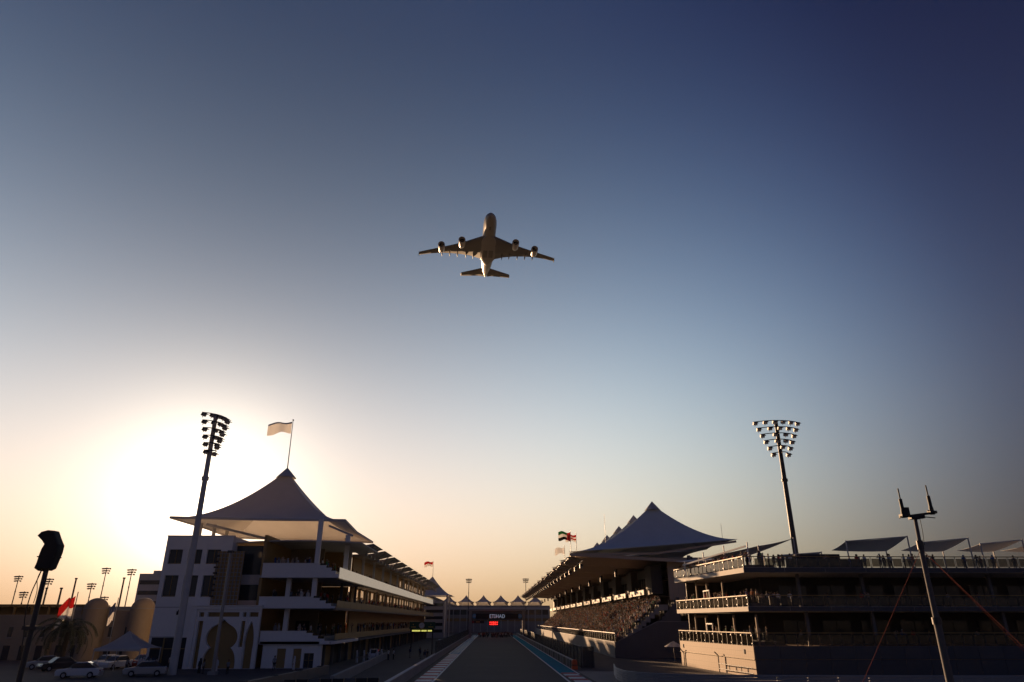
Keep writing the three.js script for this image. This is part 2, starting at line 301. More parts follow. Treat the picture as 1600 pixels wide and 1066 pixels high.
// ---------------------------------------------------------------- pit building on the left
{
  const b = thing('pit_building', 'long white three-storey pit building with open terraces left of the track', 'building');
  const Z0 = -107, Z1 = -287, ZR = -283;
  const levels = [                                    // slab underside, wall top, front x, stepped profile of the terrace end
    { y: 3.12, top: 4.8, x0: -33.1, flat: -26.6, steps: [[-25.7, 4.25], [-24.9, 3.85], [-24.0, 3.55]], front: -23.2 },
    { y: 7.88, top: 9.4, x0: -33.9, flat: -26.3, steps: [[-25.2, 8.95], [-24.3, 8.55], [-23.5, 8.2]], front: -22.9 },
    { y: 12.1, top: 14.06, x0: -34.0, flat: -25.7, steps: [[-24.7, 13.5], [-23.9, 13.05], [-23.2, 12.6]], front: -22.75 }];
  levels.forEach((l, i) => {
    // white end wall with stepped top
    const pts = [[l.x0, l.y], [l.front, l.y], [l.front, l.y + 0.32]];
    let px = l.front;
    for (let k = l.steps.length - 1; k >= 0; k--) { const [sx, sy] = l.steps[k]; pts.push([px, sy], [sx, sy]); px = sx; }
    pts.push([px, l.steps[0][1]], [px, l.steps[0][1] + 0.35], [l.flat, l.steps[0][1] + 0.35], [l.flat, l.top], [l.x0, l.top]);
    const dedup = pts.filter((p, k) => !k || Math.hypot(p[0] - pts[k - 1][0], p[1] - pts[k - 1][1]) > 0.01);
    part(b, 'terrace_end_wall', slabXY(polyShape(dedup), Z0 - 0.3, Z0), M.white);
    part(b, 'end_wall_coping', bx(l.x0 - 0.04, l.flat + 0.02, l.top, l.top + 0.09, Z0 - 0.34, Z0 + 0.05), M.white);
    part(b, 'floor_slab', bx(-34.45, l.front, l.y, l.y + 0.3, -136, Z0 - 0.32), M.offwhite); part(b, 'floor_slab', bx(-26.9, l.front, l.y, l.y + 0.3, Z1, -136.01), M.offwhite);
    // tiers of the terrace along the track
    const sx = [l.front - 0.05, ...l.steps.map((s) => s[0]).reverse()];
    for (let k = 0; k < l.steps.length; k++) {
      const [tx, ty] = l.steps[l.steps.length - 1 - k]; part(b, 'terrace_tier', bx(tx - 0.02, sx[k] - 0.06, l.y + 0.302, ty - 0.25, Z1, Z0 - 0.34), M.concrete);
    }
    part(b, 'tier_deck', bx(-33.9, l.steps[0][0] - 0.04, l.y + 0.304, l.steps[0][1] - 0.2, -136, Z0 - 0.34), M.concrete); part(b, 'tier_deck', bx(-26.3, l.steps[0][0] - 0.04, l.y + 0.304, l.steps[0][1] - 0.2, Z1, -136.02), M.concrete);
    // glass screens stepping down at the near end
    for (let k = 0; k < 3; k++) { const [tx, ty] = l.steps[k]; part(b, 'glass_screen', bx(tx - 0.9, tx - 0.06, ty + 0.03, ty + 0.62, Z0 - 0.17, Z0 - 0.13), M.smokedPane); }
  });
  // fascia on the track side: white banner boards on the top level, bronze boards below
  for (let k = 0; k < 17; k++) { const z = -107.4 - k * 10.1; part(b, 'banner_board', bx(-22.72, -22.6, 12.02, 13.55, z - 10.04, z), M.addedGlowBanner); }
  part(b, 'fascia_lip', bx(-22.9, -22.5, 11.82, 12.0, Z1, Z0 - 0.1), M.bronze);
  for (let k = 0; k < 35; k++) { const z = -108 - k * 5.05; part(b, 'bronze_board', bx(-22.86, -22.76, 8.02, 9.0, z - 4.99, z), M.bronze); }
  part(b, 'fascia_lip', bx(-23.0, -22.6, 7.7, 7.99, Z1, Z0 - 0.1), M.beige);
  for (let k = 0; k < 35; k++) { const z = -110 - k * 5; part(b, 'bronze_board', bx(-23.16, -23.06, 3.62, 4.45, z - 4.95, z), M.bronze); }
  {
    const s = new THREE.Shape(); s.moveTo(-33, 107); s.lineTo(-24.6, 107); s.quadraticCurveTo(-23.0, 107.1, -22.85, 109.5); s.lineTo(-22.85, 128); s.lineTo(-23.6, 129); s.lineTo(-24.2, 129); s.lineTo(-24.2, 110); s.lineTo(-33, 110); s.closePath();
    const g = new THREE.ExtrudeGeometry(s, { depth: 0.4, bevelEnabled: false, curveSegments: 10 }); g.rotateX(-Math.PI / 2); g.translate(0, 3.08, 0);
    part(b, 'curved_slab_edge', g, M.white);
    part(b, 'fascia_lip', bx(-23.5, -22.95, 3.1, 3.44, Z1, -129.2), M.darkConcrete);
  }
  // rear walls: a deep head house first, then a shallow terrace whose openings let the sky through
  part(b, 'rear_wall', bx(-34.4, -34, 0, 18.2, -136, -107.4), M.bronze);
  part(b, 'head_house_wall', [bx(-34, -26.9, 0, 12.09, -136.4, -136.02), bx(-34, -26.9, 12.42, 18.2, -136.4, -136.02)], M.bronze);
  part(b, 'rear_wall', bx(-26.7, -26.35, 0, 7.87, Z1, -136.42), M.bronze);
  const windows = (y0, y1, sill, head, start) => {
    part(b, 'rear_wall', bx(-26.7, -26.35, y0, y1, start, -136.42), M.bronze);
    part(b, 'window_sill', bx(-26.7, -26.35, y0, sill, Z1, start - 0.01), M.bronze); part(b, 'window_head', bx(-26.7, -26.35, head, y1, Z1, start - 0.01), M.bronze);
    for (let z = start - 0.02; z - 6.2 > Z1; z -= 6.2) { part(b, 'window_pier', bx(-26.7, -26.35, sill + 0.003, head - 0.003, z - 2.3, z), M.bronze); part(b, 'window_pane', bx(-26.54, -26.5, sill + 0.01, head - 0.01, z - 6.19, z - 2.31), M.frosted); }
  };
  windows(8.19, 12.09, 9.9, 11.85, -138);
  windows(12.42, 17.5, 15.2, 16.7, -198);
  // cross walls near the open end
  for (const [y0, y1] of [[3.43, 7.87], [8.2, 12.09], [12.43, 18.1]]) part(b, 'cross_wall', bx(-33.98, -28.4, y0, y1, -121.4, -121), M.beige);
  part(b, 'door_panel', bx(-31.9, -29.7, 3.44, 6.2, -120.98, -120.9), M.dark);
  part(b, 'door_panel', bx(-32.4, -30.9, 8.21, 10.6, -120.98, -120.9), M.dark);
  // columns
  for (const [x, z, y0, y1] of [[-26.3, -107.8, 14.2, 20.6], [-23.15, -113.5, 12.45, 18.9], [-30.4, -109, 8.19, 12.08], [-30.2, -109, 3.43, 7.87], [-26.3, -107.9, 8.19, 12.08]]) part(b, 'column', bx(x - 0.32, x + 0.32, y0, y1, z - 0.32, z + 0.32), M.white);
  for (let k = 0; k < 12; k++) { const z = -123.5 - k * 12.6; part(b, 'column', bx(-24.65, -24.25, 12.9, 17.45, z - 0.2, z + 0.2), M.offwhite); part(b, 'column', bx(-25.7, -25.3, 8.6, 12.08, z - 0.2, z + 0.2), M.darkConcrete); }
  // roof with upturned wing tips
  part(b, 'roof_slab', bx(-27.3, -23.2, 17.52, 17.8, ZR, -136.42), M.soffit); part(b, 'roof_slab', bx(-34.6, -23.2, 18.21, 18.45, -136.4, -125.6), M.soffit);
  const wing = prep(sheet((u, v) => V(-24.4 + 4.1 * u, 17.55 + 0.1 * u + 0.55 * u * u, -6.1 + 12.2 * v + (v - 0.5) * -2.4 * u), 8, 6, 0.14));
  const fin = prep([sheet((u, v) => V(0.1 + 1.5 * u, 1.05 + 0.25 * u, -5.4 + 10.8 * v), 2, 2, 0.05), rod(V(0, 0.2, -3), V(1.4, 1.1, -3.4), 0.05), rod(V(0, 0.2, 3), V(1.4, 1.1, 3.4), 0.05)]);
  const spot = prep([bx(-0.18, 0.18, -0.2, 0.2, -0.22, 0.22), rod(V(0, 0.2, 0), V(0, 0.75, 0), 0.03)]);
  for (let k = 0; k < 12; k++) {
    const z = -124.8 - k * 13.2; sub(b, 'roof_wing', wing, M.offwhite, [0, 0, z]); sub(b, 'roof_louver', fin, M.steel, [-21.6, 16.9, z]);
    for (let j = 0; j < 3; j++) sub(b, 'roof_spotlight', spot, M.steel, [-21.3, 16.5, z - 4 + j * 4]);
    part(b, 'roof_beam', bar(V(-26.2, 17.25, z - 6.4), V(-21.6, 17.35, z - 6.4), 0.3, 0.4), M.soffit);
  }
  part(b, 'lower_canopy', sheet((u, v) => V(-40 + 20 * u, 17.2 + 0.35 * Math.sin(u * Math.PI) + 0.1 * u, -108.5 - 17 * v), 14, 4, 0.16), M.offwhite);
  // ground floor: white end wall with doors, then garage piers
  {
    const s = polyShape([[-32.6, 0], [-24.7, 0], [-24.7, 3.08], [-32.6, 3.08]]);
    for (const [a, c, h] of [[-30.55, -29.3, 2.55], [-28.25, -27.1, 2.55], [-26.7, -25.3, 1.95]]) s.holes.push(new THREE.Path([new THREE.Vector2(a, 0.02), new THREE.Vector2(c, 0.02), new THREE.Vector2(c, h), new THREE.Vector2(a, h)]));
    part(b, 'ground_floor_wall', slabXY(s, -107.75, -107.4), M.white);
    part(b, 'corner_pier', bx(-24.68, -24.3, 0, 3.09, -108.1, -107.35), M.white);
    for (const [a, c, h] of [[-30.55, -29.3, 2.55], [-28.25, -27.1, 2.55]]) { const d = part(b, 'door', bx(a + 0.02, c - 0.02, 0.03, h - 0.02, -107.72, -107.62), M.bronze); part(d, 'handle', bx(c - 0.22, c - 0.16, 1.0, 1.2, -107.61, -107.56), M.steel); }
    const w = part(b, 'service_window', bx(-26.68, -25.32, 0.03, 1.93, -107.7, -107.64), M.glass); part(w, 'frame', [bx(-26.04, -25.98, 0.05, 1.9, -107.63, -107.58), bx(-26.66, -25.34, 1.0, 1.06, -107.63, -107.57)], M.bronze);
    for (let k = 0; k < 30; k++) { const z = -111 - k * 5.8; part(b, 'garage_pier', bx(-25.2, -24.6, 0, 3.09, z - 0.5, z), M.darkConcrete); if (k < 29) part(b, 'garage_door', bx(-25.1, -25.0, 0.02, 2.7, z - 5.78, z - 0.52), k % 3 ? M.dark : M.bronze); }
  }
}
// corner tent over the near end
{
  const t = thing('tent_roof', 'big white peaked tent roof with flagpole over the near pit building corner', 'tent roof');
  part(t, 'membrane', coneTent(-50.2, -23.2, -137, -110, 20.9, -37.0, 31.2, -123, 30, 1.75, [0.25, -0.1, -0.6, 0.2]), M.membrane);
  part(t, 'peak_cap', new THREE.ConeGeometry(1.75, 1.9, 20, 1, true).translate(-37.0, 30.75, -123), M.offwhite);
  const a = [V(-50.2, 21.1, -110), V(-23.2, 20.75, -110), V(-23.2, 20.2, -137), V(-50.2, 21.0, -137)];
  a.forEach((p, i) => { const q = a[(i + 1) % 4], m = p.clone().add(q).multiplyScalar(0.5).lerp(V(-37, 20.6, -123), 0.045); part(t, 'eave_beam', [bar(p, m, 0.3, 0.35), bar(m, q, 0.3, 0.35)], M.offwhite); });
  for (const [x, z] of [[-46.5, -113], [-44.9, -114.5], [-27.5, -133], [-46, -123]]) part(t, 'mast', rod(V(x, 17.45, z), V(x, 20.6, z), 0.28, 0.28, 12), M.offwhite);
  part(t, 'strut', [rod(V(-44.9, 20.2, -111), V(-36, 18.4, -116), 0.2), rod(V(-25.7, 20.0, -110.6), V(-21.9, 18.5, -111), 0.16)], M.offwhite);
  const pole = part(t, 'flagpole', rod(V(-37, 31.5, -123), V(-37.05, 40.3, -123), 0.1, 0.06), M.steel);
  part(pole, 'finial', new THREE.SphereGeometry(0.16, 10, 8).translate(-37.05, 40.45, -123), M.steel);
}
// white stair tower and arched portal
{
  const t = thing('stair_tower', 'white stair tower block with six square windows under the tent roof', 'building');
  const s = polyShape([[-48.7, 0], [-38.9, 0], [-38.9, 17.95], [-48.7, 17.95]]), H = [], hole = (a, b, y0, y1) => { s.holes.push(new THREE.Path([new THREE.Vector2(a, y0), new THREE.Vector2(b, y0), new THREE.Vector2(b, y1), new THREE.Vector2(a, y1)])); H.push([a, b, y0, y1]); };
  for (const x of [-48.1, -45.25, -42.5]) { hole(x, x + 2.0, 14.0, 16.05); hole(x, x + 2.0, 9.45, 12.4); }
  part(t, 'front_wall', slabXY(s, -107.6, -107.1), M.white);
  for (const [a, c, y0, y1] of H) { const w = part(t, 'window', bx(a + 0.01, c - 0.01, y0 + 0.01, y1 - 0.01, -107.5, -107.42), M.glass); part(w, 'frame', [bx((a + c) / 2 - 0.04, (a + c) / 2 + 0.04, y0 + 0.02, y1 - 0.02, -107.41, -107.36), bx(a + 0.02, c - 0.02, y0 + 0.02, y0 + 0.12, -107.4, -107.3)], M.bronze); }
  part(t, 'side_wall', [bx(-48.7, -48.3, 0, 17.95, -125, -107.62), bx(-39.3, -38.9, 0, 17.95, -125, -107.62), bx(-48.28, -39.32, 0, 17.95, -125, -124.6)], M.white);
  part(t, 'roof', bx(-48.28, -39.32, 17.4, 17.7, -124.58, -107.62), M.offwhite);
  part(t, 'parapet_cap', bx(-48.78, -38.82, 17.96, 18.08, -107.68, -107.02), M.white);
  part(t, 'panel_joint', [bx(-48.69, -44.9, 8.0, 8.06, -107.1, -107.07), bx(-48.69, -44.9, 4.05, 4.11, -107.1, -107.07)], M.darkConcrete);
  part(t, 'ground_opening', bx(-48.3, -43.1, 0.01, 4.0, -107.11, -107.05), M.dark);
  part(t, 'opening_frame', [bx(-46.6, -46.4, 0.01, 4.0, -107.04, -106.95), bx(-44.9, -44.75, 0.01, 4.0, -107.04, -106.95), bx(-48.3, -43.1, 2.5, 2.62, -107.04, -106.96)], M.bronze);
  for (const x of [-45.2, -43.0]) part(t, 'wall_lamp', [bx(x - 0.16, x + 0.16, 7.0, 7.5, -107.08, -106.75), bx(x - 0.05, x + 0.05, 7.5, 7.7, -107.08, -106.9)], M.dark);
  // lattice screen on the right corner
  const l = part(t, 'lattice_backing', bx(-40.9, -36.9, 8.2, 15.8, -107.08, -106.98), M.bronze);
  const slats = [];
  for (let k = 0; k < 14; k++) { const y = 8.5 + k * 0.53; slats.push(bx(-40.85, -36.95, y, y + 0.09, -106.98, -106.86)); }
  for (let k = 0; k < 8; k++) { const x = -40.7 + k * 0.52; slats.push(bx(x, x + 0.09, 8.22, 15.78, -106.97, -106.84)); }
  part(l, 'lattice', slats, M.concrete);
  for (let k = 0; k < 8; k++) part(l, 'lattice_bracket', bx(-41.05, -40.55, 9.4 + k * 0.8, 9.62 + k * 0.8, -106.98, -106.7), M.dark);
  part(t, 'link_wall', [bx(-38.88, -34.42, 11.2, 12.6, -109.3, -109), bx(-38.88, -34.42, 8.2, 9.0, -109.3, -109)], M.offwhite);
  part(t, 'link_glazing', bx(-38.88, -34.42, 9.0, 11.2, -109.25, -109.15), M.glass);
  part(t, 'link_glazing', bx(-38.88, -34.42, 12.6, 16.8, -109.25, -109.15), M.glass);
}
{
  const p = thing('arched_portal', 'white arabesque portal with a large horseshoe arch and a narrow pointed arch', 'portal');
  const s = polyShape([[-43.1, 0], [-33.2, 0], [-33.2, 8.15], [-43.1, 8.15]]);
  const arch = new THREE.Path(); arch.moveTo(-40.55, 0.02); arch.quadraticCurveTo(-40.7, 1.9, -39.7, 2.7); arch.bezierCurveTo(-40.9, 3.4, -40.6, 4.9, -39.6, 5.5); arch.quadraticCurveTo(-38.6, 6.0, -38.25, 6.45); arch.quadraticCurveTo(-37.9, 6.0, -36.95, 5.5); arch.bezierCurveTo(-35.9, 4.9, -35.6, 3.4, -36.8, 2.7); arch.quadraticCurveTo(-35.8, 1.9, -35.95, 0.02); arch.closePath();
  const thin = new THREE.Path(); thin.moveTo(-34.95, 0.02); thin.lineTo(-34.95, 2.6); thin.bezierCurveTo(-35.1, 3.8, -34.9, 5.2, -34.3, 6.2); thin.bezierCurveTo(-33.85, 5.2, -33.6, 3.8, -33.75, 2.6); thin.lineTo(-33.75, 0.02); thin.closePath();
  const rect = (a, b, y0, y1) => new THREE.Path([new THREE.Vector2(a, y0), new THREE.Vector2(b, y0), new THREE.Vector2(b, y1), new THREE.Vector2(a, y1)]);
  s.holes.push(arch, thin, rect(-41.85, -41.15, 0.02, 6.2), rect(-35.75, -35.2, 2.8, 6.2), rect(-41.9, -41.2, 6.75, 7.35), rect(-40.7, -36.2, 6.75, 7.35), rect(-35.7, -35.2, 6.75, 7.35), rect(-34.8, -33.5, 6.75, 7.35));
  part(p, 'facade', slabXY(s, -106.9, -106.3, 20), M.white);
  part(p, 'recess_panel', bx(-43.0, -33.3, 0.01, 8.1, -106.93, -106.91), M.bronze);
  part(p, 'cornice', [bx(-43.2, -33.1, 7.75, 7.95, -106.29, -106.1), bx(-43.2, -33.1, 8.16, 8.28, -106.95, -106.1)], M.white);
  part(p, 'pilaster', bx(-42.9, -42.2, 0, 7.7, -106.29, -106.05), M.white); part(p, 'pilaster', bx(-35.1, -35.02, 0, 7.7, -106.29, -106.1), M.white);
}
// far pit tower with its own tent and flag
{
  const t = thing('far_tent_tower', 'small grey peaked tent roof at the far end of the pit building', 'tent roof');
  part(t, 'membrane', coneTent(-36, -15.6, -310, -288, 15.6, -24.8, 23.3, -299, 20, 1.7), M.membrane);
  for (const [x, z] of [[-34, -290], [-18, -290], [-18, -308], [-34, -308]]) part(t, 'mast', rod(V(x, 0, z), V(x, 15.9, z), 0.3), M.offwhite);
  part(t, 'tower_body', bx(-33, -19, 0, 13.6, -309, -291), M.offwhite);
  part(t, 'flagpole', rod(V(-24.8, 23.3, -299), V(-24.8, 29.3, -299), 0.12, 0.08), M.steel);
  for (let k = 0; k < 5; k++) part(t, 'window_band', bx(-32.5, -19.5, 2 + k * 2.4, 3.1 + k * 2.4, -290.98, -290.9), M.glass);
}

// ---------------------------------------------------------------- main grandstand on the right
const GS = { z0: -121, pitch: 18.2, n: 12, x0: 20.3, rows: 10, scale: 1.106, corner: [22.3, -0.66, -135] };
GS.at = (x, y, z) => [GS.corner[0] + (x - 20.2) * GS.scale, GS.corner[1] + y * GS.scale, GS.corner[2] + (z + 122) * GS.scale];
GS.z1 = GS.z0 - GS.pitch * GS.n;
GS.row = (k) => [GS.x0 + 0.85 + k * 0.76, 3.15 + k * 0.62];       // front x and tread height of a row
{
  const g = thing('grandstand', 'covered main grandstand with tent roof peaks and white hospitality boxes right of the track', 'grandstand');
  for (let k = 0; k < 24; k++) { const z = -122 - k * 9; part(g, 'front_wall', bx(20.2, 20.6, 0, 2.92, z - 8.96, z), M.concrete); part(g, 'wall_coping', bx(20.12, 20.66, 2.925, 3.02, z - 8.98, z), M.offwhite); }
  for (let k = 0; k < 72; k++) { const z = -122 - k * 3; part(g, 'railing_post', bx(20.28, 20.34, 3.02, 4.3, z - 0.06, z), M.steel); if (k < 71) part(g, 'railing_panel', bx(20.29, 20.33, 3.1, 4.2, z - 2.96, z - 0.08), M.smokedPane); }
  part(g, 'handrail', bx(20.26, 20.36, 4.3, 4.38, -336, -122), M.steel);
  for (let k = 0; k < GS.rows; k++) { const [x, y] = GS.row(k), e = k < GS.rows - 1 ? x + 0.76 : x + 1.6; part(g, 'seating_tier', bx(x, e, k ? y - 0.9 : 2.2, y, GS.z1, -122.4), M.concrete); }
  // stepped end wall facing the camera
  part(g, 'end_wall', slabXY(polyShape([[20.2, 0], [38, 0], [38, 6.05], [27.5, 6.05], [20.8, 3.05], [20.2, 2.95]]), -122.2, -121.8), M.darkConcrete);
  part(g, 'end_wall_coping', [bar(V(20.7, 3.1, -122), V(27.5, 6.12, -122), 0.5, 0.1), bx(27.5, 38, 6.055, 6.15, -122.3, -121.7)], M.concrete);
  part(g, 'end_stair', [0, 1, 2, 3, 4, 5, 6, 7].map((k) => bx(28 + k * 0.45, 28.46 + k * 0.45, 6.06, 6.4 + k * 0.5, -124.6, -122.4)), M.darkConcrete);
  for (let k = 0; k < 5; k++) part(g, 'stair_rail', rod(V(28 + k * 0.9, 6.4 + k * 1.0, -122.5), V(28 + k * 0.9, 7.5 + k * 1.0, -122.5), 0.03), M.steel);
  // hospitality boxes: a white parapet per bay, dark glazing, piers
  for (let k = 0; k < GS.n; k++) {
    const a = -128.9 - k * GS.pitch, c = a - 12.9;
    part(g, 'box_parapet', bx(27.0, 27.16, 10.5, 11.38, c, a), k % 5 === 4 ? M.offwhite : M.banner);
    part(g, 'box_floor', bx(28.3, 33.9, 10.2, 10.48, c - 5.2, a), M.darkConcrete);
    part(g, 'box_glazing', bx(29.0, 29.1, 10.5, 13.6, c, a), M.glass);
    part(g, 'box_pier', bx(27.5, 29.4, 10.5, 15.2, a + 0.02, a + 4.6), M.dark);
    part(g, 'box_head', bx(28.6, 34, 13.62, 15.1, c, a), M.dark);
    for (let j = 1; j < 6; j++) part(g, 'glazing_bar', bx(28.9, 28.98, 10.5, 13.6, a - j * 2.15 - 0.05, a - j * 2.15 + 0.05), M.darkSteel);
  }
  part(g, 'rear_wall', bx(34, 34.5, 0, 16.5, GS.z1, -122.3), M.darkConcrete);
  part(g, 'end_side_wall', bx(30.2, 41.5, 9.5, 16.4, -123.4, -123), M.soffit); part(g, 'end_side_column', bx(41, 41.5, 0, 9.48, -123.4, -123), M.darkConcrete); part(g, 'end_side_column', bx(34.6, 35.1, 6.16, 9.48, -123.4, -123), M.darkConcrete);
  // roof: one peaked membrane per bay, a soffit under it with ribs, and an edge truss with spotlights
  const zc = -GS.pitch / 2;
  const tent = prep(coneTent(13.0, 42.3, -GS.pitch, 0, 17.15, 30.0, 26.6, zc, 26, 1.75, [0, 2.15, 2.15, 0], 2.8));
  const cap = prep(new THREE.ConeGeometry(1.5, 1.7, 18, 1, true).translate(30.0, 26.3, zc));
  const soff = prep(sheet((u, v) => V(14.2 + 22 * u, 16.35 + 0.2 * Math.sin(u * 3.1) - 1.1 * u + 1.15 * Math.sin(v * Math.PI), -0.35 - (GS.pitch - 0.7) * v), 16, 10, 0.08));
  const rib = prep(bar(V(13.2, 16.7, 0), V(37, 15.4, 0), 0.28, 0.5));
  const truss = prep([rod(V(13.4, 16.5, -0.3), V(13.9, 16.5, -GS.pitch + 0.3), 0.09), rod(V(15.4, 15.75, -0.3), V(15.6, 15.75, -GS.pitch + 0.3), 0.07), ...[0, 1, 2, 3, 4, 5, 6, 7, 8].map((k) => rod(V(13.45 + (k % 2) * 2, 16.5 - (k % 2) * 0.75, -0.4 - k * 2.1), V(15.45 - (k % 2) * 2, 15.75 + (k % 2) * 0.75, -2.4 - k * 2.1 + 0.3), 0.05))]);
  const spot = prep([bx(-0.3, 0.3, -0.22, 0.22, -0.2, 0.2), rod(V(0, 0.2, 0), V(0, 0.6, 0), 0.03)]);
  const louver = prep(sheet((u, v) => V(12.6 + 2.2 * u, 16.25 + 0.75 * u * (1 - u), -0.6 - 2.6 * v), 4, 3, 0.06));
  for (let k = 0; k < GS.n; k++) {
    const z = GS.z0 - k * GS.pitch;
    const m = sub(g, 'tent_membrane', tent, M.tentCloth, [0, 0, z]); sub(m, 'peak_cap', cap, M.offwhite, [0, 0, 0]);
    sub(g, 'roof_soffit', soff, M.soffit, [0, 0, z]); sub(g, 'roof_rib', rib, M.soffit, [0, 0, z]);
    sub(g, 'edge_truss', truss, M.steel, [0, 0, z]);
    for (let j = 0; j < 4; j++) sub(g, 'roof_spotlight', spot, j % 2 ? M.galv : M.darkSteel, [15.3 + 0.5 * (j % 2), 15.1, z - 2 - j * 4.2]);
    for (let j = 0; j < 2; j++) sub(g, 'edge_louver', louver, M.soffit, [0, 0, z - 0.4 - j * 9.2]);
    part(g, 'roof_column', rod(V(33.6, 0, z - 0.4), V(33.6, 16.6, z - 0.4), 0.35, 0.3, 10), M.darkConcrete);
    part(g, 'hanging_speaker', bx(22.2, 22.7, 13.6, 14.9, z - 9.4, z - 8.8), M.dark);
  }
  part(g, 'eave_beam', [bar(V(13.1, 16.75, -121), V(28, 16.9, -121.6), 0.25, 0.35), bar(V(28, 16.9, -121.6), V(42, 18.9, -121), 0.25, 0.35)], M.soffit);
  part(g, 'lightning_rod', rod(V(24, 20, -150), V(24, 27.5, -150), 0.04), M.steel); part(g, 'lightning_rod', rod(V(41, 18.8, -125), V(41, 22.4, -125), 0.03), M.steel);
  for (const k of g.children) k.position.sub(V(20.2, 0, -122));
  g.position.set(...GS.corner); g.scale.setScalar(GS.scale);
}

// ---------------------------------------------------------------- right-hand terrace stand in the foreground
const RB = { A: [28.6, -113], B: [31.0, -88], C: [82, -88], D: [82, -113] };
RB.side = (t) => [RB.B[0] + (RB.A[0] - RB.B[0]) * t, RB.B[1] + (RB.A[1] - RB.B[1]) * t];
{
  const b = thing('terrace_stand', 'dark three-deck terrace stand with glass balustrades in the right foreground', 'building');
  const { A, B, C, D } = RB, plan = [A, B, C, D];
  const off = (o) => [[A[0] + o, A[1]], [B[0] + o, B[1] - o], [C[0], C[1] - o], [D[0], D[1]]];
  part(b, 'base_wall', prism(off(0.12), 0, 1.95), M.cladding);
  part(b, 'base_wall', prism(off(0.06), 1.96, 3.43), M.cladding);
  const decks = [[3.43, 0, 1.38], [7.27, 7.82, 1.22], [11.73, 12.33, 1.26]];
  decks.forEach(([y0, y1, rh], i) => {
    if (y1) { part(b, 'deck_fascia', prism(plan, y0, y1), M.fascia); for (let k = 0; k < 10; k++) part(b, 'shade_tone_panel', bx(31.06 + k * 5.1, 36.1 + k * 5.1, y0 + 0.03, y1 - 0.03, -88.0, -87.95), M.shadeTonePanel); }  // thin dark sheets paint the shade on the deck fronts
    const top = y1 || y0, len = Math.hypot(A[0] - B[0], A[1] - B[1]);
    const line = (p, q, n, skip) => {
      for (let k = skip; k <= n; k++) {
        const t = k / n, x = p[0] + (q[0] - p[0]) * t, z = p[1] + (q[1] - p[1]) * t, ox = 0.1, oz = -0.1;
        part(b, 'baluster', [bx(x + ox - 0.028, x + ox + 0.028, top, top + rh, z + oz - 0.028, z + oz + 0.028), bx(x + ox - 0.06, x + ox + 0.06, top, top + 0.12, z + oz - 0.06, z + oz + 0.06)], M.post);
        if (k < n) { const t2 = (k + 1) / n, x2 = p[0] + (q[0] - p[0]) * t2, z2 = p[1] + (q[1] - p[1]) * t2, f = 0.08; part(b, 'glass_panel', bar(V(x + ox + (x2 - x) * f, top + rh * 0.48, z + oz + (z2 - z) * f), V(x + ox + (x2 - x) * (1 - f), top + rh * 0.48, z + oz + (z2 - z) * (1 - f)), 0.025, rh * 0.76), q === C ? M.clearPane : M.smokedPane); }
      }
      part(b, 'handrail', bar(V(p[0] + 0.1, top + rh + 0.05, p[1] - 0.1), V(q[0] + 0.1, top + rh + 0.05, q[1] - 0.1), 0.16, 0.1), M.bronze);
    };
    line(B, A, 17, 0); line(B, C, 38, 1);
    // small clamps catching the light
    for (let k = 0; k <= 17; k += 2) { const [x, z] = RB.side(k / 17); part(b, 'glass_clamp', [bx(x - 0.02, x + 0.03, top + 0.2, top + 0.34, z - 0.22, z - 0.06), bx(x - 0.02, x + 0.03, top + rh - 0.3, top + rh - 0.14, z - 0.22, z - 0.06)], M.galv); }
  });
  for (const y of [3.44, 7.83, 12.34]) part(b, 'viewing_step', prism([[A[0] + 1.1, A[1] + 0.6], [B[0] + 1.1, B[1] - 1.6], [B[0] + 4.6, B[1] - 1.6], [A[0] + 4.6, A[1] + 0.6]], y, y + 0.42), M.darkConcrete);
  // dark rooms behind the decks
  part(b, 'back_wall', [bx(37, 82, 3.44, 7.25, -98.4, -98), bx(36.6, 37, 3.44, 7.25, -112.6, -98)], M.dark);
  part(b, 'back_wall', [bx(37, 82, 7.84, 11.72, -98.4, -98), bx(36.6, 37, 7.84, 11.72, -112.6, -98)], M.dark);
  for (let k = 0; k < 17; k++) { part(b, 'shade_tone_cladding', bx(31.2 + k * 3, 34.16 + k * 3, 0.02, 1.93, -88.11, -88.06), M.shadeTonePanel); part(b, 'shade_tone_cladding', bx(31.2 + k * 3, 34.16 + k * 3, 1.98, 3.4, -88.05, -88.0), M.shadeTonePanel); }  // dark sheets over the base front, shade painted into their colour
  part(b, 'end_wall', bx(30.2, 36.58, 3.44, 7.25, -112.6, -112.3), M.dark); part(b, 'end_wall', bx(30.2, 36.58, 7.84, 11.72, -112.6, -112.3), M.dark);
  part(b, 'cladding_joint', bar(V(A[0] + 0.02, 1.955, A[1]), V(B[0] + 0.02, 1.955, B[1]), 0.12, 0.05), M.bronze);
  for (const [t, y] of [[0.94, 3.0], [0.1, 3.0]]) { const [x, z] = RB.side(t); part(b, 'wall_vent', bx(x - 0.02, x + 0.05, y - 0.5, y, z - 0.35, z), M.dark); }
  // raking columns and brackets on the two lower decks
  [[3.44, 7.26, [0.86, 0.7, 0.52, 0.32, 0.06]], [7.83, 11.72, [0.8, 0.64, 0.42]]].forEach(([y0, y1, ts]) => ts.forEach((t, k) => {
    const [x, z] = RB.side(t); part(b, 'column', bx(x + 1.4, x + 1.62, y0, y1 - (k ? 0.35 : 0), z - 0.12, z + 0.12), M.beige);
    if (!k) part(b, 'column_bracket', [bx(x + 1.63, x + 3.4, y1 - 0.6, y1 - 0.3, z - 0.1, z + 0.1)], M.beige);
  }));
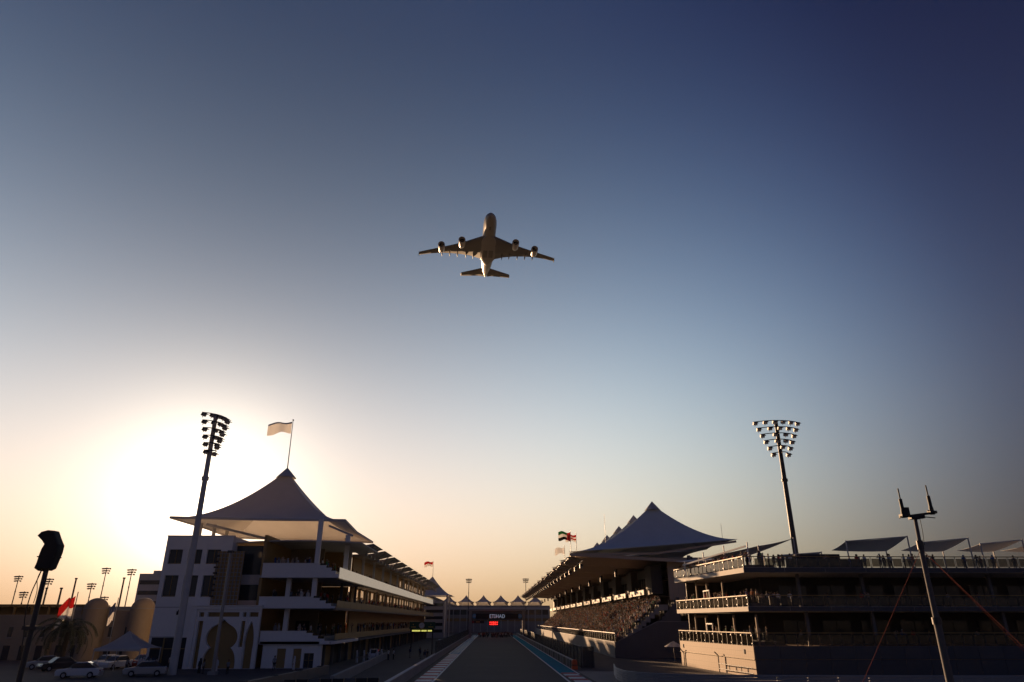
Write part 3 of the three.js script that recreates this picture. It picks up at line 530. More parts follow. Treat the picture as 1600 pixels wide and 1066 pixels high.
  for (let k = 0; k < 6; k++) { const x = 38.4 + k * 8.2; part(b, 'column', bx(x, x + 0.35, 3.44, 7.26, -89.6, -89.2), M.darkConcrete); part(b, 'column', bx(x, x + 0.35, 7.83, 11.72, -90.6, -90.2), M.darkConcrete); }
  for (let k = 0; k < 8; k++) { const x = 39 + k * 5.3; for (const y of [3.6, 8.0]) { const w = part(b, 'glazed_door', bx(x, x + 3.8, y, y + 2.7, -97.98, -97.9), M.glass); part(w, 'frame', [bx(x + 1.86, x + 1.94, y, y + 2.7, -97.89, -97.84), bx(x, x + 3.8, y + 2.62, y + 2.7, -97.89, -97.84)], M.darkSteel); } }
  part(b, 'bar_counter', bx(44, 51, 7.84, 8.9, -95.4, -94.6), M.beige); part(b, 'bar_counter', bx(60, 68, 7.84, 8.9, -95.2, -94.4), M.bronze); part(b, 'bar_counter', bx(41, 46, 3.45, 4.5, -95.2, -94.4), M.bronze);
  // white frames (goal-like awning frames) between the columns on the lower decks
  for (const y of [3.44, 7.83]) { const [x, z] = RB.side(0.62); part(b, 'awning_frame', [bx(x + 1.2, x + 1.32, y, y + 2.3, z - 1.7, z - 1.58), bx(x + 1.2, x + 1.32, y, y + 2.3, z + 1.0, z + 1.12), bx(x + 1.17, x + 1.35, y + 2.305, y + 2.46, z - 1.75, z + 1.17)], M.white); }
  part(b, 'roof_plant', [bx(41, 46.8, 12.34, 14.55, -99, -95), bx(46.81, 50, 12.34, 13.9, -98.6, -95.4)], M.dark);
  part(b, 'pipe_rail', [rod(V(28.75, 0, -111.6), V(28.75, 1.75, -111.6), 0.07), rod(V(28.75, 1.75, -111.6), V(28.35, 2.35, -111.9), 0.07)], M.darkSteel);
  part(b, 'pipe_rail', [rod(V(29.75, 0, -98), V(29.75, 2.0, -98), 0.07), rod(V(29.75, 2.0, -98), V(29.5, 2.4, -98.6), 0.07), rod(V(29.75, 1.05, -98), V(30.8, 1.05, -88.3), 0.05), rod(V(29.75, 0.45, -98), V(30.8, 0.45, -88.3), 0.05), rod(V(30.1, 0.45, -94.8), V(30.1, 1.05, -94.8), 0.05), rod(V(30.47, 0.45, -91.4), V(30.47, 1.05, -91.4), 0.05)], M.darkSteel);
}
// shade sails on the top deck, each with its frame
{
  const sail = (label, c, posts) => {                // four corners, posts under them
    const s = thing('shade_sail', label, 'shade sail', 'shade sails on the top deck');
    part(s, 'membrane', sheet((u, v) => { const p = c[0].clone().lerp(c[1], u), q = c[3].clone().lerp(c[2], u), o = p.lerp(q, v); const k = 0.1 * (4 * u * (1 - u) * (1 - 4 * v * (1 - v) * 0.6) + 4 * v * (1 - v) * (1 - 4 * u * (1 - u) * 0.6)); o.y -= k; return o; }, 10, 10, 0.03), M.sail);
    for (const i of posts) part(s, 'post', bar(V(c[i].x, 12.34, c[i].z), V(c[i].x, c[i].y + 0.08, c[i].z), 0.13, 0.13), M.offwhite);
    part(s, 'frame_beam', [bar(c[0].clone().add(V(0, -0.02, 0)), c[3].clone().add(V(0, -0.02, 0)), 0.1, 0.12)], M.offwhite);
    return s;
  };
  sail('pale shade sail rising to a corner at the left end of the top deck', [V(30.2, 14.75, -104), V(35.1, 15.4, -93), V(40.6, 16.55, -94.5), V(37, 14.9, -104.5)], [0, 1, 2, 3]);
  sail('low shade sail behind the first, farther along the left deck edge', [V(28.9, 14.9, -112), V(31.5, 14.5, -105), V(38, 15.6, -105), V(38, 15.8, -112)], [1, 2]);
  const xs = [[48.0, 56.6], [58.2, 65.0], [66.5, 72.5], [73, 80]];
  const lab = ['shade sail above the silhouetted group at the middle of the top deck', 'shade sail just right of the antenna mast', 'second shade sail right of the antenna mast', 'rightmost shade sail at the edge of the photo'];
  xs.forEach(([a, c], i) => sail(lab[i], [V(a, 16.25 - i * 0.15, -95), V(a + 1.2, 15.7, -102), V(c + 0.6, 15.6, -102), V(c, 16.9 - i * 0.2, -95)], [0, 2, 3]));
  sail('flat low shade sail behind the roof plant boxes on the top deck', [V(43, 15.35, -106), V(43.4, 15.0, -109.5), V(49.5, 15.2, -109.5), V(49.5, 15.8, -106)], [0, 3]);
  const fr = thing('rail_frame', 'white sloping rail frame on posts along the left deck edge', 'frame');
  const P0 = V(28.6, 13.95, -107), P1 = V(33.2, 15.3, -92.5);
  part(fr, 'beam', bar(P0, P1, 0.16, 0.2), M.white);
  for (const t of [0, 0.33, 0.66, 1]) { const p = P0.clone().lerp(P1, t); part(fr, 'post', bx(p.x + 0.2, p.x + 0.34, 12.34, p.y + (t && t < 1 ? 1.0 : 0.5), p.z - 0.07, p.z + 0.07), M.white); }
}

// ---------------------------------------------------------------- start gantry, far stand, boards
const font = await new FontLoader().loadAsync('fonts/droid/droid_sans_regular.typeface.json');
const text = (str, size, depth, x, y, z) => { const g = new TextGeometry(str, { font, size, depth, curveSegments: 4 }); g.computeBoundingBox(); const b = g.boundingBox; g.translate(x - (b.max.x + b.min.x) / 2, y - (b.max.y + b.min.y) / 2, z); return g; };
{
  const g = thing('start_gantry', 'grey start gantry spanning the track with a black ETIHAD sign', 'gantry');
  part(g, 'leg', bx(-9.3, -8.3, 0, 9.9, -297, -295), M.concrete); part(g, 'leg', bx(12.1, 13.1, 0, 9.9, -297, -295), M.concrete);
  part(g, 'beam', bx(-9.6, 13.4, 9.92, 10.6, -297.4, -294.6), M.concrete);
  part(g, 'beam', bx(-8.28, 12.08, 6.5, 9.9, -296.9, -295.2), M.darkConcrete);
  const s = part(g, 'sign_board', bx(-6.6, 10.5, 7.0, 8.9, -295.18, -294.9), M.black);
  part(s, 'lettering', text('ETIHAD', 1.35, 0.08, 2.0, 7.95, -294.88), mat(0.75, 0.82, 0.9, 0.4, { emissive: new THREE.Color().setRGB(0.08, 0.11, 0.15) }));
  for (const x of [-7.1, 11.1]) { const e = part(g, 'round_emblem', new THREE.CylinderGeometry(0.85, 0.85, 0.2, 28).rotateX(Math.PI / 2).translate(x, 7.95, -295.0), mat(0.12, 0.35, 0.6, 0.4)); part(e, 'emblem_wing', bx(x - 0.5, x + 0.5, 7.85, 8.1, -294.88, -294.82), M.whitePaint); }
  const p = thing('start_lights', 'start light panel glowing red below the gantry', 'lights');
  part(p, 'backboard', bx(-1.4, 2.6, 4.5, 6.2, -294.2, -294.05), M.black);
  part(p, 'hanger', [bx(-1.2, -1.1, 6.2, 6.98, -294.2, -294.1), bx(2.3, 2.4, 6.2, 6.98, -294.2, -294.1)], M.darkSteel);
  const red = mat(0.6, 0.02, 0.02, 0.4, { emissive: new THREE.Color().setRGB(1.1, 0.04, 0.03) });
  for (let k = 0; k < 5; k++) for (let j = 0; j < 2; j++) part(p, 'red_lamp', new THREE.CylinderGeometry(0.26, 0.26, 0.12, 14).rotateX(Math.PI / 2).translate(-0.8 + k * 0.7, 4.95 + j * 0.75, -293.98), red);
  const pl = new THREE.PointLight(new THREE.Color().setRGB(1, 0.06, 0.04), 5, 40); pl.position.set(0.6, 5.3, -293.3); pl.castShadow = true; scene.add(pl);
  const d = thing('advertising_board', 'dark red banner board hanging left of the start lights', 'board');
  part(d, 'panel', bx(-8.1, -3.2, 5.3, 6.35, -294.6, -294.45), M.black); part(d, 'print', bx(-6.5, -4.9, 5.6, 6.05, -294.44, -294.42), mat(0.5, 0.25, 0.08, 0.6)); part(d, 'print', bx(-8.0, -7.2, 5.4, 6.2, -294.44, -294.42), mat(0.35, 0.04, 0.04, 0.6));
  part(d, 'hanger', [bx(-7.9, -7.8, 6.35, 6.5, -294.6, -294.5), bx(-3.5, -3.4, 6.35, 6.5, -294.6, -294.5)], M.darkSteel);
}
{
  const s = thing('far_stand', 'distant grey stand with a row of white tent peaks across the end of the straight', 'grandstand');
  part(s, 'body', bx(-36, 34, 0, 14.6, -452, -432), M.concrete);
  part(s, 'parapet', bx(-36.2, 34.2, 12.4, 13.6, -431.98, -431.4), M.offwhite);
  part(s, 'glazing_band', bx(-35, 33, 9.6, 12.2, -431.98, -431.85), M.glass);
  part(s, 'concourse_band', bx(-35, 33, 6.0, 7.6, -431.98, -431.8), M.bronze);
  for (let k = 0; k < 18; k++) part(s, 'pier', bx(-35 + k * 4, -34.6 + k * 4, 0, 12.3, -431.84, -431.4), M.offwhite);
  const tent = prep(coneTent(-5.15, 5.15, -18, 0, 14.6, 0, 20.6, -6, 16, 1.9, [2.0, 2.0, 0, 0]));
  for (let k = 0; k < 6; k++) sub(s, 'tent_peak', tent, M.membrane, [-26 + k * 10.35, 0, -432.5]);
}
{
  const c = thing('clock_board', 'green board with a round white clock and a lit yellow line above the pit lane', 'board');
  const G = mat(0.01, 0.06, 0.03, 0.5);
  part(c, 'panel', bx(-16.7, -11.5, 4.72, 6.0, -150.2, -149.9), G);
  const f = part(c, 'clock_face', new THREE.CylinderGeometry(0.55, 0.55, 0.1, 32).rotateX(Math.PI / 2).translate(-14.2, 5.36, -149.84), M.whitePaint);
  part(f, 'clock_rim', new THREE.TorusGeometry(0.57, 0.05, 8, 32).translate(-14.2, 5.36, -149.8), M.bronze);
  part(f, 'clock_hand', [bar(V(-14.2, 5.36, -149.77), V(-14.05, 5.7, -149.77), 0.05, 0.02), bar(V(-14.2, 5.36, -149.77), V(-14.55, 5.45, -149.77), 0.05, 0.02)], M.black);
  const gold = mat(0.55, 0.38, 0.08, 0.4);
  for (const x of [-15.9, -12.4]) { part(c, 'gold_mark', [new THREE.ConeGeometry(0.14, 0.25, 5).translate(x, 5.55, -149.85), bx(x - 0.5, x + 0.5, 4.98, 5.14, -149.89, -149.84)], gold); }
  part(c, 'message_panel', bx(-16.5, -11.7, 4.05, 4.68, -150.15, -149.9), M.black);
  const yel = mat(0.7, 0.65, 0.12, 0.4, { emissive: new THREE.Color().setRGB(0.48, 0.46, 0.1) }), bits = [];
  for (let k = 0; k < 19; k++) { const x = -16.1 + k * 0.21; if (k === 8 || k === 14) continue; bits.push(bx(x, x + 0.15, 4.22, 4.5, -149.89, -149.85)); if (k % 3 === 0) bits.push(bx(x + 0.155, x + 0.2, 4.32, 4.4, -149.89, -149.85)); }
  part(c, 'lit_line', bits, yel);
  for (const x of [-16.2, -12.0]) part(c, 'post', rod(V(x, 0, -150.3), V(x, 6, -150.3), 0.12), M.darkSteel);
}

{
  const p = thing('added_shade_block', 'added mostly unseen building that shades the grandstand wall from beyond the end of the pit building', 'building');  // added block, mostly out of view, keeps sun off the far grandstand wall
  part(p, 'wall', bx(-62, -30, 0, 17.2, -470, -312), M.beige); part(p, 'roof_edge', bx(-62.3, -29.7, 17.21, 17.7, -470.3, -311.7), M.concrete);
  for (let k = 0; k < 4; k++) part(p, 'window_band', bx(-29.98, -29.9, 2.5 + k * 4, 4.4 + k * 4, -468, -314), M.glass);
}

// ---------------------------------------------------------------- left yard: beige building, far block, masts, flags
{
  const b = thing('beige_building', 'low beige building with two rounded turrets on the far left', 'building');
  part(b, 'wall', bx(-76, -56, 0, 7.9, -138, -131), M.beige); part(b, 'wall', bx(-100, -76.05, 0, 7.2, -138, -130), M.beige);
  part(b, 'parapet', bx(-75.9, -56, 7.91, 8.55, -131.5, -130.9), M.concrete);
  part(b, 'terrace_back_wall', bx(-98.8, -71.6, 7.21, 8.64, -138.9, -138.6), M.dark); part(b, 'terrace_roof', bx(-99, -71.5, 8.65, 8.9, -139, -130.4), M.bronze);
  for (let k = 0; k < 10; k++) part(b, 'terrace_post', bx(-98.5 + k * 2.95, -98.25 + k * 2.95, 7.21, 8.64, -130.9, -130.6), M.bronze);
  for (const x of [-69.5, -61.4]) { const t = part(b, 'turret', rod(V(x, 0, -130.6), V(x, 8.2, -130.6), 1.95, 1.95, 22), M.beige); part(t, 'dome', new THREE.SphereGeometry(1.95, 22, 10, 0, Math.PI * 2, 0, Math.PI / 2).scale(1, 0.9, 1).translate(x, 8.2, -130.6), M.beige); part(t, 'dome_ring', new THREE.TorusGeometry(1.98, 0.08, 6, 22).rotateX(Math.PI / 2).translate(x, 8.2, -130.6), M.concrete); }
  for (let k = 0; k < 14; k++) { const x = -97 + k * 2.75; if (Math.abs(x + 69.5) < 2.2 || Math.abs(x + 61.4) < 2.2) continue; const zf = x < -76 ? -129.98 : -130.98, w = part(b, 'window', bx(x, x + 0.7, 3.6 + (k % 2) * 0.05, 5.2, zf, zf + 0.06), M.glass); part(w, 'sill', bx(x - 0.1, x + 0.8, 3.45, 3.58, zf, zf + 0.14), M.concrete); part(b, 'arch_opening', bx(x - 0.2, x + 0.95, 0.02, 2.3, zf, zf + 0.05), M.dark); }
  const f = thing('far_block', 'block building with haze put into its pale colour behind the white stair tower', 'building');
  part(f, 'wall', bx(-145, -122, 0, 24.2, -330, -300), M.offwhite); part(f, 'roof_step', bx(-141, -124, 24.2, 25.6, -328, -303), M.offwhite);  // offwhite walls carry the haze as a lighter colour
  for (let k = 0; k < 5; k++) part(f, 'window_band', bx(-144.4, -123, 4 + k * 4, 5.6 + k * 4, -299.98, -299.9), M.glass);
}
// floodlight masts
function floodlight(parent, x, y, z, tilt, s = 1) { const m = sub(parent, 'floodlight', FL.body, M.darkSteel, [x, y, z]); m.rotation.x = tilt; m.scale.setScalar(s); const l = sub(m, 'lamp_glass', FL.glass, M.lampGlass, [0, 0, 0]); void l; return m; }
const FL = { body: prep([bx(-0.42, 0.42, -0.3, 0.3, -0.35, 0.12), bx(-0.5, 0.5, 0.31, 0.36, -0.3, 0.6), rod(V(0, -0.3, -0.1), V(0, -0.6, -0.1), 0.06)]), glass: prep(bx(-0.38, 0.38, -0.26, 0.26, 0.125, 0.15)) };
function mast(label, x, z, h, group, { rows = 6, top = 8.2, r = 0.5, y0 = 0, s = 1, face = 1, paint = M.darkSteel } = {}) {
  const m = thing('floodlight_mast', label, 'floodlight', group, [x, 0, z]);
  part(m, 'pole', rod(V(0, y0, 0), V(0, h, 0), r, r * 0.55, 14), paint);
  part(m, 'collar', [rod(V(0, h * 0.72, 0), V(0, h * 0.72 + 0.5, 0), r * 0.95, r * 0.95, 14)], paint);
  for (let k = 0; k < rows; k++) {
    const y = h - 0.3 - k * 1.25 * s, w = top * (1 - k * 0.13), n = Math.max(2, Math.round((6 - k * 0.8)));
    const pts = []; for (let i = 0; i <= 10; i++) { const u = i / 10 * 2 - 1; pts.push(V(u * w / 2, y, (1 - u * u) * 1.3 * s * face)); }
    part(m, 'crossarm', new THREE.TubeGeometry(new THREE.CatmullRomCurve3(pts), 20, 0.085 * s, 6), M.darkSteel);
    part(m, 'bracket', rod(V(0, y, 0), V(0, y, 1.3 * s * face), 0.07 * s), M.darkSteel);
    for (let i = 0; i < n; i++) { const u = n === 1 ? 0 : i / (n - 1) * 2 - 1; floodlight(m, u * w / 2 * 0.96, y - 0.42 * s, (1 - u * u) * 1.3 * s * face + 0.15, face > 0 ? 0.55 : -0.55, s * 0.95); }
  }
  return m;
}
mast('tall dark floodlight mast behind the right terrace stand', 55.9, -130, 43, 'floodlight masts', { r: 0.62, top: 8.8 });
mast('floodlight mast painted pale for sun glare in front of the white stair tower', -39.6, -95, 33.4, 'floodlight masts', { r: 0.5, top: 4.6, s: 0.8, paint: M.offwhite }).rotation.y = 1.15;  // paler paint than the other masts puts sun glare into its colour
[[-200, -310, 24, 'far floodlight mast cut by the left edge of the photo'], [-193, -305, 17.5, 'small far floodlight mast near the left edge, low on the skyline'], [-181, -300, 22.4, 'far floodlight mast just left of the wrapped camera pole'], [-163.5, -300, 20.6, 'far floodlight mast left of the first turret dome'], [-160.5, -303, 26.8, 'tallest far floodlight mast above the first turret dome'], [-149, -330, 18.5, 'faint far floodlight mast between the two turret domes'], [-144.5, -292, 25.6, 'far floodlight mast beside the pale block building'], [-13.9, -425, 29.3, 'far floodlight mast above the start gantry'], [19.5, -425, 29.5, 'far floodlight mast beside the end of the grandstand roof'], [-173, -330, 16.4, 'faint small floodlight mast right of the far lamp post']]
  .forEach(([x, z, h, l]) => mast(l, x, z, h, 'far floodlight masts', { rows: 3, top: 3.2, r: 0.28, s: 0.7 }));
[[-170.3, -300, 22.0, 'plain dark lamp post between the wrapped camera pole and the first dome'], [-151, -300, 22.2, 'plain dark lamp post between the two turret domes'], [-180, -298, 18.2, 'short dark post beside the wrapped camera pole'], [-157.8, -270, 17, 'short lamp post just left of the tallest far mast']]
  .forEach(([x, z, h, l]) => { const p = thing('lamp_post', l, 'lamp post', 'plain far posts', [x, 0, z]); part(p, 'pole', rod(V(0, 0, 0), V(0, h, 0), 0.45, 0.32), M.darkSteel); part(p, 'cap', rod(V(0, h, 0), V(0, h + 0.5, 0), 0.6, 0.5), M.darkSteel); });
{
  const p = thing('lamp_post', 'slim grey post standing in front of the horseshoe arch', 'lamp post', null, [-34.6, 0, -95]);
  part(p, 'pole', rod(V(0, 0, 0), V(0, 14.5, 0), 0.26, 0.16, 12), M.steel); part(p, 'camera_head', [bx(-0.3, 0.3, 14.5, 14.8, -0.4, 0.4)], M.darkSteel); part(p, 'base', bx(-0.5, 0.5, 0, 0.4, -0.5, 0.5), M.concrete);
}
// flags
function flag(label, x, yTop, z, w, h, stripes, poleBase, dir = -1, droop = 0.12, poleR = 0.07) {
  const f = thing('flag', label, 'flag', null);
  if (poleBase !== null) part(f, 'pole', rod(V(x, poleBase, z), V(x, yTop + 0.6, z), poleR, poleR * 0.7), M.steel);
  stripes.forEach(([u0, u1, v0, v1, m]) => part(f, 'cloth', sheet((u, v) => {
    const U = u0 + (u1 - u0) * u, Q = v0 + (v1 - v0) * v; return V(x + dir * (0.08 + w * U), yTop - h * Q - droop * w * U * U - 0.12 * h * Math.sin(U * 7 + Q * 1.5), z + 0.16 * h * Math.sin(U * 6.2 + 0.6));
  }, 14, 4, 0.02), m));
  return f;
}
const FC = { w: mat(0.72, 0.7, 0.68, 0.85, { transmission: 0.3, thickness: 0 }), r: mat(0.5, 0.03, 0.03, 0.85, { transmission: 0.2, thickness: 0 }), g: mat(0.02, 0.2, 0.05, 0.85), k: mat(0.02, 0.02, 0.02, 0.85), b: mat(0.1, 0.12, 0.2, 0.85) };
flag('white flag with a dark band on the left tent peak', -37.05, 40.1, -123, 4.3, 2.0, [[0, 1, 0, 0.12, FC.b], [0, 1, 0.12, 1, FC.w]], null, -1, 0.1);
flag('red and white flag on the far pit tent', -24.8, 29.1, -299, 3.6, 1.9, [[0, 1, 0, 0.5, FC.r], [0, 1, 0.5, 1, FC.w]], null, -1, 0.08);
flag('red, green, white and black banded flag beyond the grandstand roof', 22.0, 29.6, -200, 3.4, 2.3, [[0, 0.28, 0, 1, FC.r], [0.28, 1, 0, 0.33, FC.g], [0.28, 1, 0.33, 0.66, FC.w], [0.28, 1, 0.66, 1, FC.k]], 19, -1, -0.04, 0.1);
flag('red and white striped flag beside the banded flag', 23.7, 29.0, -201, 3.0, 1.9, [[0, 1, 0, 0.3, FC.r], [0, 1, 0.3, 0.5, FC.w], [0, 1, 0.5, 0.72, FC.r], [0, 1, 0.72, 1, FC.w]], 19, -1, -0.04, 0.1);
flag('plain white flag hanging lower than the coloured flags', 20.4, 25.6, -202, 2.7, 1.7, [[0, 1, 0, 1, FC.w]], 19, -1, 0.15, 0.1);
flag('red and white flag drooping beside the wrapped camera pole', -66.2, 9.9, -118, 2.2, 3.0, [[0, 1, 0, 0.5, FC.r], [0, 1, 0.5, 1, FC.w]], 0, -1, 0.7, 0.1);
flag('furled dark flag left of the white pagoda tent', -53.6, 8.7, -106, 0.7, 2.2, [[0, 1, 0, 0.5, FC.b], [0, 1, 0.5, 1, FC.w]], 0, -1, 1.1, 0.07);
// pagoda tent and parasol
{
  const t = thing('pagoda_tent', 'white pagoda tent with pointed top beside the stair tower', 'tent');
  part(t, 'canopy', coneTent(-50.9, -44.9, -103, -97, 2.9, -48.2, 5.0, -100, 12, 1.5), M.membrane);
  for (const [x, z] of [[-50.8, -97.1], [-45, -97.1], [-45, -102.9], [-50.8, -102.9]]) part(t, 'leg', rod(V(x, 0, z), V(x, 2.92, z), 0.06), M.offwhite);
  part(t, 'valance', [bx(-50.8, -45, 2.62, 2.88, -97.04, -97.0)], M.membrane);
  const u = thing('parasol', 'white parasol by the corner of the right terrace stand', 'parasol');
  part(u, 'canopy', new THREE.ConeGeometry(1.55, 0.85, 8, 1, true).translate(29.6, 2.75, -121), M.membrane);
  part(u, 'pole', rod(V(29.6, 0, -121), V(29.6, 3.1, -121), 0.05), M.steel); part(u, 'base', rod(V(29.6, 0, -121), V(29.6, 0.12, -121), 0.4, 0.4, 16), M.darkConcrete);
  const tb = thing('table', 'small table standing under the white parasol', 'table'); part(tb, 'top', rod(V(30.4, 0.72, -118.6), V(30.4, 0.76, -118.6), 0.45, 0.45, 16), M.offwhite); part(tb, 'leg', rod(V(30.4, 0, -118.6), V(30.4, 0.72, -118.6), 0.05), M.steel);
}
// wrapped camera pole, antenna mast
{
  const p = thing('camera_pole', 'dark pole carrying equipment wrapped in black sheet, left foreground', 'pole', null, [-19.55, 0, -32]);
  part(p, 'pole', rod(V(0, 0, 0), V(0, 8.6, 0), 0.13, 0.1, 12), M.darkSteel);
  const out = [[-0.28, 8.55], [-0.32, 8.35], [-0.2, 8.28], [-0.02, 8.36], [0.14, 8.3], [0.25, 8.36], [0.3, 8.62], [0.37, 9.0], [0.37, 9.3], [0.16, 9.62], [0.02, 9.86], [-0.2, 9.88], [-0.42, 9.82], [-0.52, 9.7], [-0.3, 9.52], [-0.14, 9.34], [-0.22, 9.12], [-0.26, 8.85]];
  const g = new THREE.ExtrudeGeometry(new THREE.Shape(out.map(([x, y]) => new THREE.Vector2(x - 0.02, y))), { depth: 0.3, bevelEnabled: true, bevelSize: 0.06, bevelThickness: 0.14, bevelSegments: 4 }); g.translate(0, 0, -0.15);
  part(p, 'wrapped_equipment', g, M.tarpaulin);
  part(p, 'strap', [bx(-0.36, 0.36, 8.78, 8.82, -0.31, 0.31)], M.black);
  part(p, 'cable', new THREE.TubeGeometry(new THREE.CatmullRomCurve3([V(-0.12, 8.3, 0.1), V(-0.2, 7.8, 0.15), V(-0.32, 7.3, 0.12), V(-0.35, 6.4, 0.1), V(-0.2, 5.6, 0.1), V(-0.14, 4.8, 0.12)]), 30, 0.022, 6), M.black);
  part(p, 'cable', new THREE.TubeGeometry(new THREE.CatmullRomCurve3([V(-0.14, 8.28, 0.1), V(-0.16, 7.9, 0.2), V(-0.1, 7.4, 0.12), V(-0.12, 6.9, 0.12)]), 20, 0.016, 6), M.black);
  part(p, 'lamp_box', [bx(-0.3, 0.3, 5.85, 6.0, -0.2, 0.2)], M.darkSteel);
  part(p, 'base', bx(-0.5, 0.5, 0, 0.3, -0.5, 0.5), M.concrete);
}
{
  const m = thing('antenna_mast', 'telescopic antenna mast with two upright aerials and orange guy ropes', 'mast', null, [27.55, 0, -45]);
  part(m, 'base_tripod', [rod(V(0, 0.9, 0), V(1, 0, 0.6), 0.06), rod(V(0, 0.9, 0), V(-1, 0, 0.6), 0.06), rod(V(0, 0.9, 0), V(0, 0, -1.1), 0.06)], M.darkSteel);
  part(m, 'tube_section', rod(V(0, 0.05, 0), V(0, 6.2, 0), 0.24, 0.21, 14), M.dullSteel); part(m, 'tube_section', rod(V(0, 6.2, 0), V(0, 10.6, 0), 0.17, 0.15, 14), M.dullSteel); part(m, 'tube_section', rod(V(0, 10.6, 0), V(0.05, 12.5, 0), 0.12, 0.11, 14), M.dullSteel);
  part(m, 'clamp', rod(V(0, 10.45, 0), V(0, 11.0, 0), 0.2, 0.2, 14), M.darkSteel); part(m, 'clamp', rod(V(0, 6.0, 0), V(0, 6.4, 0), 0.27, 0.27, 14), M.darkSteel);
  const h = part(m, 'head_bar', [bar(V(-0.75, 12.5, 0), V(1.25, 12.75, 0.15), 0.12, 0.14), bx(-0.3, 0.3, 12.35, 12.62, -0.2, 0.2), bx(0.3, 0.62, 12.4, 12.66, -0.15, 0.2), bx(-0.62, -0.3, 12.6, 13.1, -0.15, 0.15)], M.black);
  part(h, 'cross_arm', [rod(V(-0.7, 12.5, -0.5), V(-0.7, 12.5, 0.5), 0.04), rod(V(-0.95, 12.5, 0), V(-0.45, 12.52, 0), 0.05), rod(V(1.2, 12.74, -0.35), V(1.2, 12.76, 0.6), 0.04), rod(V(0.9, 12.9, 0.1), V(1.55, 12.8, 0.1), 0.035), rod(V(0.35, 12.5, 0.2), V(1.2, 12.4, 0.3), 0.03)], M.black);
  for (const [x, y, lean, z] of [[-0.66, 12.55, -0.02, 0], [1.2, 12.75, -0.02, 0.1]]) { const a = part(m, 'aerial', rod(V(x, y + 0.45, z), V(x + lean, y + 1.8, z), 0.045), M.black); part(a, 'aerial_body', rod(V(x, y + 0.35, z), V(x + lean * 0.6, y + 1.1, z), 0.11, 0.11, 12), M.black); part(a, 'aerial_mount', [rod(V(x, y - 0.1, z), V(x, y + 0.38, z), 0.17, 0.13, 10), bx(x - 0.22, x + 0.22, y - 0.05, y + 0.12, z - 0.2, z + 0.2)], M.black); }
  part(m, 'cable', new THREE.TubeGeometry(new THREE.CatmullRomCurve3([V(0.3, 12.4, 0.1), V(0.28, 11.6, 0.12), V(0.18, 10.7, 0.15)]), 12, 0.02, 6), M.black);
  for (const [x, z] of [[-5.9, 0.6], [7.3, -0.8], [1.5, 8]]) part(m, 'guy_rope', rod(V(0, 10.5, 0), V(x * 1.3, 0, z * 1.3), 0.015, 0.015, 6), M.rope);
}

// ---------------------------------------------------------------- airliner overhead, flying towards the camera
function loft(rings, closed = true) {
  const P = [], N = rings[0].length, q = (a, b, c, d) => { P.push(a.x, a.y, a.z, b.x, b.y, b.z, c.x, c.y, c.z, a.x, a.y, a.z, c.x, c.y, c.z, d.x, d.y, d.z); };
  for (let i = 0; i < rings.length - 1; i++) for (let j = 0; j < (closed ? N : N - 1); j++) { const k = (j + 1) % N; q(rings[i][j], rings[i + 1][j], rings[i + 1][k], rings[i][k]); }
  const g = new THREE.BufferGeometry(); g.setAttribute('position', new THREE.Float32BufferAttribute(P, 3)); g.computeVertexNormals();
  const acc = new Map(), p = g.attributes.position, n = g.attributes.normal, key = (i) => p.getX(i).toFixed(3) + p.getY(i).toFixed(3) + p.getZ(i).toFixed(3);
  for (let i = 0; i < p.count; i++) { const v = acc.get(key(i)) ?? V(); v.x += n.getX(i); v.y += n.getY(i); v.z += n.getZ(i); acc.set(key(i), v); }
  for (let i = 0; i < p.count; i++) { const v = acc.get(key(i)).clone().normalize(); n.setXYZ(i, v.x, v.y, v.z); }
  return g;
}
const cap = (ring) => { const c = V(); ring.forEach((r) => c.add(r)); c.multiplyScalar(1 / ring.length); return ring.map(() => c.clone()); };
